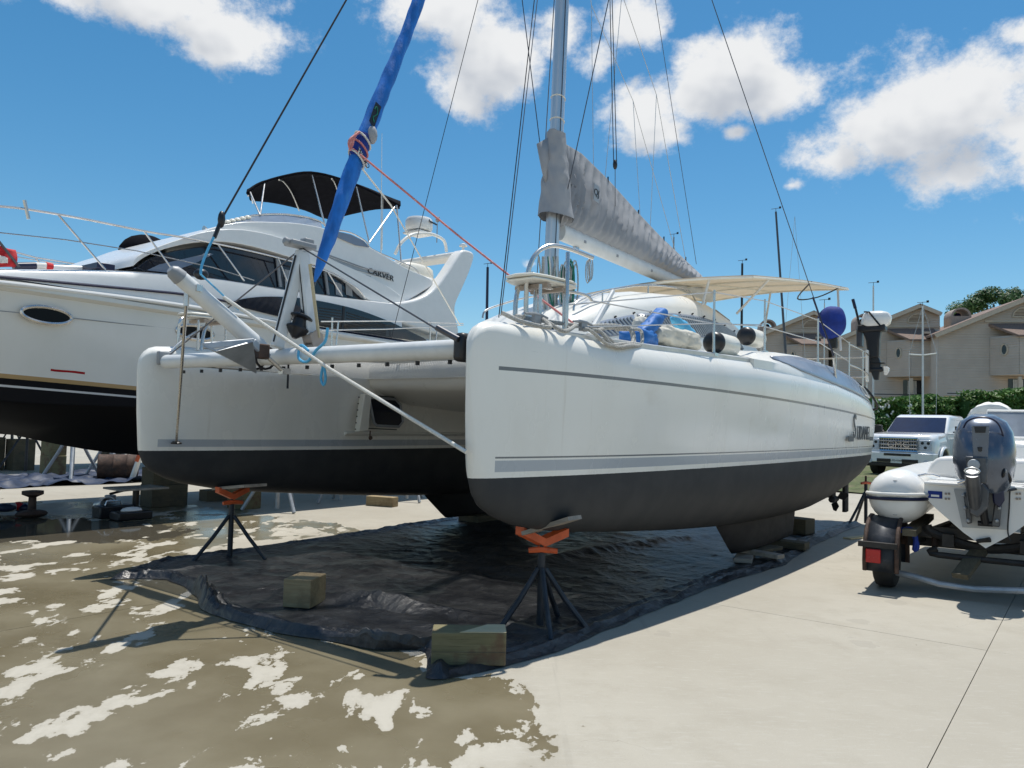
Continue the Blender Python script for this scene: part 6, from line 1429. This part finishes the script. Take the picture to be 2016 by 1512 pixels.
face([(1918, 839), (1942, 839), (1940, 852), (1920, 852)], -.472, 'air_intake', M_black, cw); face([(1924, 880), (1934, 880), (1933, 889), (1926, 889)], -.472, 'vent', M_black, cw)
m = MB(); m.tube(spline([S_(1897, 842, -.36), S_(1905, 829, -.40), S_(1925, 822, -.42), S_(1950, 824, -.42), S_(1968, 838, -.38), S_(1978, 870, -.30)], 5), .008, 6); m.build('cowl_seam', M_navy, cw)
m = MB(); m.prism([S_(x, y, -.50) for x, y in ((1900, 898), (1944, 900), (1946, 930), (1942, 952), (1912, 950), (1904, 920))], (-.03, 0, 0)); m.build('cavitation_plate', M_engdark, ob, bev=.012)
q = S_(1917, 915, -.545); m = MB(); m.lathe([(.05, 0), (.045, .012), (.01, .015)], q, Matrix.Rotation(rad(-90), 3, 'Y'), 16); m.build('anode', M_jackgrey, ob)
q0, q1 = S_(1914, 932, -.62), S_(1920, 1000, -.35)
m = MB(); m.tube([q0, lerp(q0, q1, .4), q1], [.058, .062, .05], 18); m.build('gear_case', M_engdark, ob)
m = MB(); m.tube([q0+Vector((.0, .058*math.cos(k*.5236), .03*math.sin(k*.5236)+.02)) for k in range(12)], .008, 6, closed=True); m.build('hub_ring', M_steel, ob)
m = MB(); m.tube([S_(1886, 952, -.5), S_(1900, 946, -.52), S_(1912, 948, -.5)], .012, 6); m.tube([S_(1884, 945, -.5), S_(1898, 946, -.52)], .008, 6); m.build('prop_shaft', M_steel, ob)
m = MB(); m.loft([[S_(x, y, d) for x, y in ((1907, 960), (1935, 950), (1948, 965), (1946, 1000), (1925, 1020), (1908, 1010))] for d in (-.40, -.06)], True, True, True); m.build('swivel_bracket', M_engdark, ob, bev=.015)
m = MB(); m.loft([[S_(x, y, d) for x, y in ((1951, 950), (1975, 948), (1978, 985), (1968, 1000), (1955, 990))] for d in (-.3, -.05)], True, True, True); m.build('steering_ram', M_navy, ob, bev=.015)
m = MB(); m.loft([[S_(x, y, d) for x, y in ((1896, 970), (1908, 968), (1914, 1030), (1904, 1032))] for d in (-.14, -.016)], True, True, True); m.loft([[S_(x, y, d) for x, y in ((1958, 985), (1974, 985), (1968, 1038), (1952, 1036))] for d in (-.14, -.016)], True, True, True); m.build('clamp_bracket', M_engdark, ob, bev=.01)
m = MB(); m.tube([S_(1935, 1000, -.2), S_(1940, 1030, -.12)], .035, 10); m.tube([S_(1925, 1030, -.1), S_(1955, 1032, -.1)], .025, 10); m.build('trim_ram', M_black, ob)
for x, y in ((1897, 975), (1900, 1000), (1906, 1025), (1968, 975), (1967, 1000), (1962, 1025)):
    m = MB(); m.lathe([(.018, 0), (.018, .02), (.008, .03)], S_(x, y, -.145), Matrix.Rotation(rad(-90), 3, 'Y'), 6); m.build('bolt', M_jackgrey, ob, smooth=False)
m = MB(); m.tube(spline([S_(1962, 912, -.3), S_(1975, 920, -.36), S_(1976, 935, -.38), S_(1966, 945, -.3), S_(1962, 960, -.2), S_(1985, 965, -.1), S_(2020, 958, .1)], 6), .012, 8); m.tube(spline([S_(1978, 905, -.25), S_(1982, 925, -.33), S_(1990, 945, -.3), S_(1980, 957, -.2)], 6), .01, 8); m.build('rigging_hose', M_black, ob)
m = MB(); m.ell(S_(1973, 925, -.34), (.04, .04, .05), 12, 8); m.build('flush_cap', M_silver, ob)
# trailer
TRF = SK; tr = thing('boat_trailer', 'rusty dark boat trailer under the white skiff with red tail lamp', 'trailer', SK)
wc = SK.loc(on_z(1742, 1158)); wc = Vector((wc.x, wc.y, 0)); WR = .30
RX = Matrix.Rotation(rad(90), 3, 'X')
for yy in (wc.y, -wc.y):
    m = MB(); m.lathe([(.16, -.095), (.25, -.10), (.285, -.085), (WR, -.05), (WR, .05), (.285, .085), (.25, .10), (.16, .095)], (wc.x+.12, yy, WR), RX, 28); ty = m.build('tyre', M_rubber, tr)
    m = MB(); m.lathe([(.02, -.05), (.15, -.06), (.17, -.08), (.17, .08), (.15, .06), (.02, .05)], (wc.x+.12, yy, WR), RX, 20); m.build('rim', M_white, ty)
    for k in range(5):
        m = MB(); a = k*.42; 
    m = MB(); rr = .40; pr = [Vector((wc.x+.12+rr*math.cos(a), 0, WR+rr*math.sin(a))) for a in [math.pi*(-.08+1.16*k/14) for k in range(15)]]
    m.loft([[p+Vector((0, yy+w, 0)) for w in (-.13, .13)] for p in pr], False); fd_ = m.build('fender', M_jackblue, tr, solid=.012)
    for w in (-.14, .14):
        m = MB(); m.tube([p+Vector((0, yy+w, 0)) for p in pr], .022, 6); m.build('fender_edge', M_rust, fd_)
    m = MB(); m.box((wc.x-.31, yy+.02, .46), (.06, .34, .05)); m.build('lamp_bracket', M_frame, tr)
    m = MB(); m.box((wc.x-.325, yy+.055, .355), (.05, .13, .13)); m.build('tail_lamp', M_red, tr, bev=.008)
m = MB(); m.tube([S_(1755, 1125, -.1), S_(1800, 1135, -.15), S_(1850, 1150, -.2), S_(1920, 1160, -.2), S_(2100, 1166, -.2)], .03, 8); m.build('rear_bar', M_jackgrey, tr)
m = MB(); m.beam(Vector((.25, wc.y-.1, .56)), Vector((.25, -wc.y+.1, .56)), .08, .10); m.beam(Vector((.5, wc.y-.1, .42)), Vector((.5, -wc.y+.1, .42)), .06, .08); m.build('cross_member', M_frame, tr)
m = MB(); m.tube(spline([Vector((.22, W2, .62)), Vector((.22, .45, .55)), Vector((.22, 0, .44)), Vector((.22, -.45, .55)), Vector((.22, -W2, .62))], 5), .045, 8); m.tube(spline([Vector((.05, W2*.8, .42)), Vector((.05, .4, .36)), Vector((.05, -.6, .36))], 5), .03, 8); m.build('bolster', M_frame, tr)
for s in (1, -1):
    m = MB(); m.beam(Vector((.1, s*.32, .5)), Vector((4.5, s*.30, .48)), .1, .12); m.beam(Vector((0, s*(wc.y-.22), .48)), Vector((4.8, s*.1, .46)), .06, .10); m.build('side_rail', M_frame, tr)
    m = MB(); m.beam(Vector((-.25, s*.62, .58)), Vector((1.4, s*.62, .60)), .12, .06); m.build('bunk', M_timberdark, tr)
m = MB(); m.beam(S_(1890, 1135, -.25), S_(1935, 1075, .3), .14, .05); m.build('loose_plank', M_timberdark, tr)
for y in (.75, .45): m = MB(); m.tube([Vector((.3, y, .56)), Vector((.3, y, .4))], .03, 6); m.build('hanger', M_rust, tr)
m = MB(); m.tube(spline([S_(1775, 1042, -.05), S_(1795, 1043, -.07), S_(1803, 1060, -.08), S_(1800, 1082, -.08), S_(1806, 1075, -.08), S_(1798, 1050, -.06)], 6), .022, 8); m.tube([S_(1750, 1045, -.05), S_(1790, 1045, -.06)], .02, 8); o = m.build('blue_strap', M_bluecover); o.matrix_world = SK.mat(); tag(o, 'bunched blue rope hanging beside the trailer fender', 'rope')
sp_ = on_z(1690, 1060); m = MB(); m.beam((-.25, 0, .012), (.25, .05, .012), .12, .02); o = m.build('wood_scrap', M_timberlight, smooth=False); o.location = (sp_.x, sp_.y, 0); o.rotation_euler = (0, 0, .5); tag(o, 'thin wood scrap on the concrete behind the trailer wheel', 'scrap wood')

# ------------------------------------------------------------------ pickup
tp = CPOS+pix_dir(1842, 905)*24.0; PK = Frame((tp.x, tp.y), Vector((.70, .714, 0)))       # front bumper's near corner, x backwards along the truck, y to the far side
pk = thing('pickup_truck', 'white pickup truck with chrome grille parked facing the boats', 'pickup truck', PK); pk.location.z = .12; pk.scale = (1.08,)*3
PW = 2.0
def sect(u, y0, y1, z0, z1): return [Vector((u, y0, z0)), Vector((u, y0, z1)), Vector((u, y1, z1)), Vector((u, y1, z0))]
m = MB(); m.loft([[Vector((u, a, z)) for a, z in ((i, .62), (i-.0, 1.05), (i+.06, zz-.05), (i+.14, zz), (PW-i-.14, zz), (PW-i-.06, zz-.05), (PW-i, 1.05), (PW-i, .62))] for u, i, zz in ((.03, .07, 1.16), (.12, .04, 1.26), (.6, .03, 1.30), (1.35, .03, 1.34))], True, True, True); m.build('hood', M_truck, pk, ang=35, bev=.05, seg=3)
m = MB(); m.loft([[Vector((u, a, z)) for a, z in ((.03, .55), (0, .95), (.04, 1.30), (PW-.04, 1.30), (PW, .95), (PW-.03, .55))] for u in (1.35, 4.2)], True, True, True); m.build('cab_body', M_truck, pk, ang=35)
m = MB(); m.loft([[Vector((u, a, z)) for a, z in ((.03, .6), (0, .95), (.05, 1.34), (PW-.05, 1.34), (PW, .95), (PW-.03, .6))] for u in (4.25, 6.2)], True, True, True); m.build('bed', M_truck, pk, ang=35)
m = MB(); m.loft([[Vector((u, i, z)), Vector((u, PW-i, z)), Vector((u2, PW-i2, z2)), Vector((u2, i2, z2))] for u, i, z, u2, i2, z2 in ((1.5, .1, 1.30, 4.1, .1, 1.30), (2.15, .22, 1.82, 3.85, .22, 1.82), (2.35, .26, 1.90, 3.7, .26, 1.90))], True, True, True); cb = m.build('cab_roof', M_truck, pk, ang=25, bev=.06, seg=3)
m = MB(); m.prism([Vector((1.53, .17, 1.335)), Vector((1.53, PW-.17, 1.335)), Vector((2.10, PW-.27, 1.80)), Vector((2.10, .27, 1.80))], (-.02, 0, .012)); m.build('windscreen', M_glassblue if False else mat('truck_windscreen', (.008, .02, .06), .05, var=.1), pk, smooth=False)
for y_, s in ((.135, -1), (PW-.135, 1)):
    for (a, b) in ((2.0, 2.75), (2.85, 3.7)):
        m = MB(); m.prism([Vector((a, y_-s*.0, 1.36)), Vector((b, y_, 1.36)), Vector((min(b, 3.6), y_-s*.085, 1.76)), Vector((a+.28 if a < 2.5 else a, y_-s*.085, 1.76))], (0, s*.014, 0)); m.build('side_window', M_glass, pk, smooth=False)
    for (a, b) in ((1.55, 2.8), (2.83, 3.9)):
        m = MB(); m.box((b-.18, y_*0+(-.012 if s < 0 else PW+.012), 1.12), (.18, .03, .04)); m.build('door_handle', M_black, pk)
        m = MB(); m.box((b, (.0 if s < 0 else PW), .95), (.012, .02, .7)); m.build('door_seam', M_black, pk, smooth=False)
    m = MB(); m.box((1.75, -.2 if s < 0 else PW+.2, 1.42), (.12, .28, .26)); m.tube([(1.75, 0 if s < 0 else PW, 1.36), (1.75, -.2 if s < 0 else PW+.2, 1.36)], .03, 6); m.build('door_mirror', M_black, pk, bev=.02)
    for uu in (.85, 5.0):
        m = MB(); m.lathe([(.2, -.13), (.37, -.13), (.40, -.1), (.40, .1), (.37, .13), (.2, .13)], (uu, .12 if s < 0 else PW-.12, .40), RX, 24); ty = m.build('tyre', M_rubber, pk); m = MB(); m.lathe([(.02, -.10), (.21, -.12), (.22, .1)], (uu, .12 if s < 0 else PW-.12, .40), RX, 18); m.build('rim', M_chrome, ty)
        m = MB(); m.tube([Vector((uu+.47*math.cos(a), (-.01 if s < 0 else PW+.01), .42+.47*math.sin(a))) for a in [math.pi*k/12 for k in range(13)]], .05, 6); m.build('wheel_arch', M_truck, pk)
        m = MB(); m.prism([Vector((uu+.45*math.cos(a), (.01 if s < 0 else PW-.01), .42+.45*math.sin(a))) for a in [math.pi*k/12 for k in range(13)]], (0, -.016*s*-1, 0)); m.build('arch_liner', M_black, pk, smooth=False)
m = MB(); m.box((.02, PW/2, .96), (.08, 1.06, .40)); gr_ = m.build('grille', M_black, pk, bev=.02)
m = MB(); m.tube([(-.025, PW/2-.53, .77), (-.025, PW/2+.53, .77), (-.025, PW/2+.53, 1.15), (-.025, PW/2-.53, 1.15)], .028, 6, closed=True); m.build('grille_surround', M_chrome, gr_)
for k in range(3): m = MB(); m.box((-.03, PW/2, .855+k*.105), (.02, 1.02, .035)); m.build('grille_bar', M_chrome, gr_, bev=.006)
m = MB()
for k in range(4):
    for j in range(15): m.box((-.024, PW/2-.49+j*.07, .81+k*.10), (.01, .018, .06))
m.build('grille_mesh', M_silver, gr_, smooth=False)['kind'] = 'stuff'
text('grille_letters', 'GMC', M_chrome, gr_, (-.045, PW/2, .955), (0, -1, 0), (0, 0, 1), .24, .012, 1.2)
for y_ in (.27, PW-.27):
    m = MB(); m.box((.05, y_, .96), (.12, .34, .30)); hl_ = m.build('headlight', M_lens, pk, bev=.02)
    for dy_, dz_ in ((.08, .06), (-.08, .06), (0, -.07)): m = MB(); m.lathe([(.05, 0), (.045, .01)], (-.002, y_+dy_, .96+dz_), Matrix.Rotation(rad(-90), 3, 'Y'), 10); m.build('bulb_ring', M_black, hl_)
m = MB(); m.loft([[Vector((u, i, z)) for z in (.42, .72)]+[Vector((u, PW-i, z)) for z in (.72, .42)] for u, i in ((-.14, .12), (-.10, .02), (.15, -.03))], True, True, True); bp_ = m.build('front_bumper', M_truck, pk, bev=.02)
m = MB(); m.box((-.13, PW/2, .66), (.04, .75, .07)); m.build('bumper_slot', M_black, bp_); m = MB(); m.box((-.13, PW/2, .48), (.04, 1.15, .10)); m.build('lower_intake', M_black, bp_)
m = MB(); m.box((.0, PW/2, .36), (.28, 1.95, .14)); m.build('air_dam', M_black, pk, bev=.03)
for y_ in (.22, PW-.22): m = MB(); m.lathe([(.075, 0), (.07, .02), (.02, .03)], (-.13, y_, .46), Matrix.Rotation(rad(-90), 3, 'Y'), 14); m.build('fog_lamp', M_lens, bp_)
m = MB(); m.box((-.165, PW/2+.02, .485), (.012, .31, .15)); lp_ = m.build('licence_plate', M_plate, bp_, smooth=False)
text('plate_number', 'LTD-4368', M_black, lp_, (-.175, PW/2+.02, .485), (0, -1, 0), (0, 0, 1), .075, .003)
m = MB(); m.box((1.2, PW/2, .45), (2.2, 1.5, .25)); m.box((4, PW/2, .5), (4.4, 1.3, .2)); m.build('chassis', M_black, pk)

# ------------------------------------------------------------------ white boats beyond the skiff
def runabout(px, D, label, canvas, sc_=1.0, ztop=0):
    p = CPOS+pix_dir(px, 900)*D; f = Frame((p.x, p.y), AX); r = thing('runabout', label, 'boat', f)
    m = MB(); m.loft([[Vector((u, -1.1*k, z)) for z in (.6, 1.45)]+[Vector((u, 1.1*k, z)) for z in (1.45, .6)] for u, k in ((-3, .2), (-2, .75), (0, 1), (3, 1))], True, True, True); m.build('hull', M_white2, r, bev=.05)
    m = MB(); m.prism([Vector((-.6, -.8, 1.5)), Vector((-.6, .8, 1.5)), Vector((-.2, .7, 2.02)), Vector((-.2, -.7, 2.02))], (.03, 0, 0)); ws = m.build('windscreen', M_clearglass, r, smooth=False)
    m = MB(); m.tube([(-.6, -.8, 1.5), (-.2, -.7, 2.02), (-.2, .7, 2.02), (-.6, .8, 1.5)], .03, 6, closed=True); m.build('windscreen_frame', M_white2, ws)
    if canvas:
        m = MB(); m.box((1.0, 0, 1.75), (1.6, 1.5, .75)); m.build('console', M_white, r, bev=.04)
        m = MB(); m.loft([[Vector((.3+1.5*a, y, 2.1+h*(1-.35*abs(2*b-1)**3)+.05*mnoise.noise((a*5, b*5, 1)))) for b, y in [(q/10, lerp(-w_, w_, q/10)) for q in range(11)]] for a, h, w_ in ((0, .1, .75), (.08, .55, .62), (.5, .66, .6), (.92, .55, .62), (1, .1, .75))], False); m.build('canvas_cover', M_sailwhite, r, solid=.02)
    for u in (-1.5, 1.8):
        m = MB(); m.box((u, 0, .33), (.15, 1.7, .66)); m.build('cradle', M_frame, r)
    return r
runabout(1948, 28, 'white boat with canvas covered console behind the tilted outboard', True)
runabout(2030, 15, 'white open boat with low windscreen right behind the skiff', False)
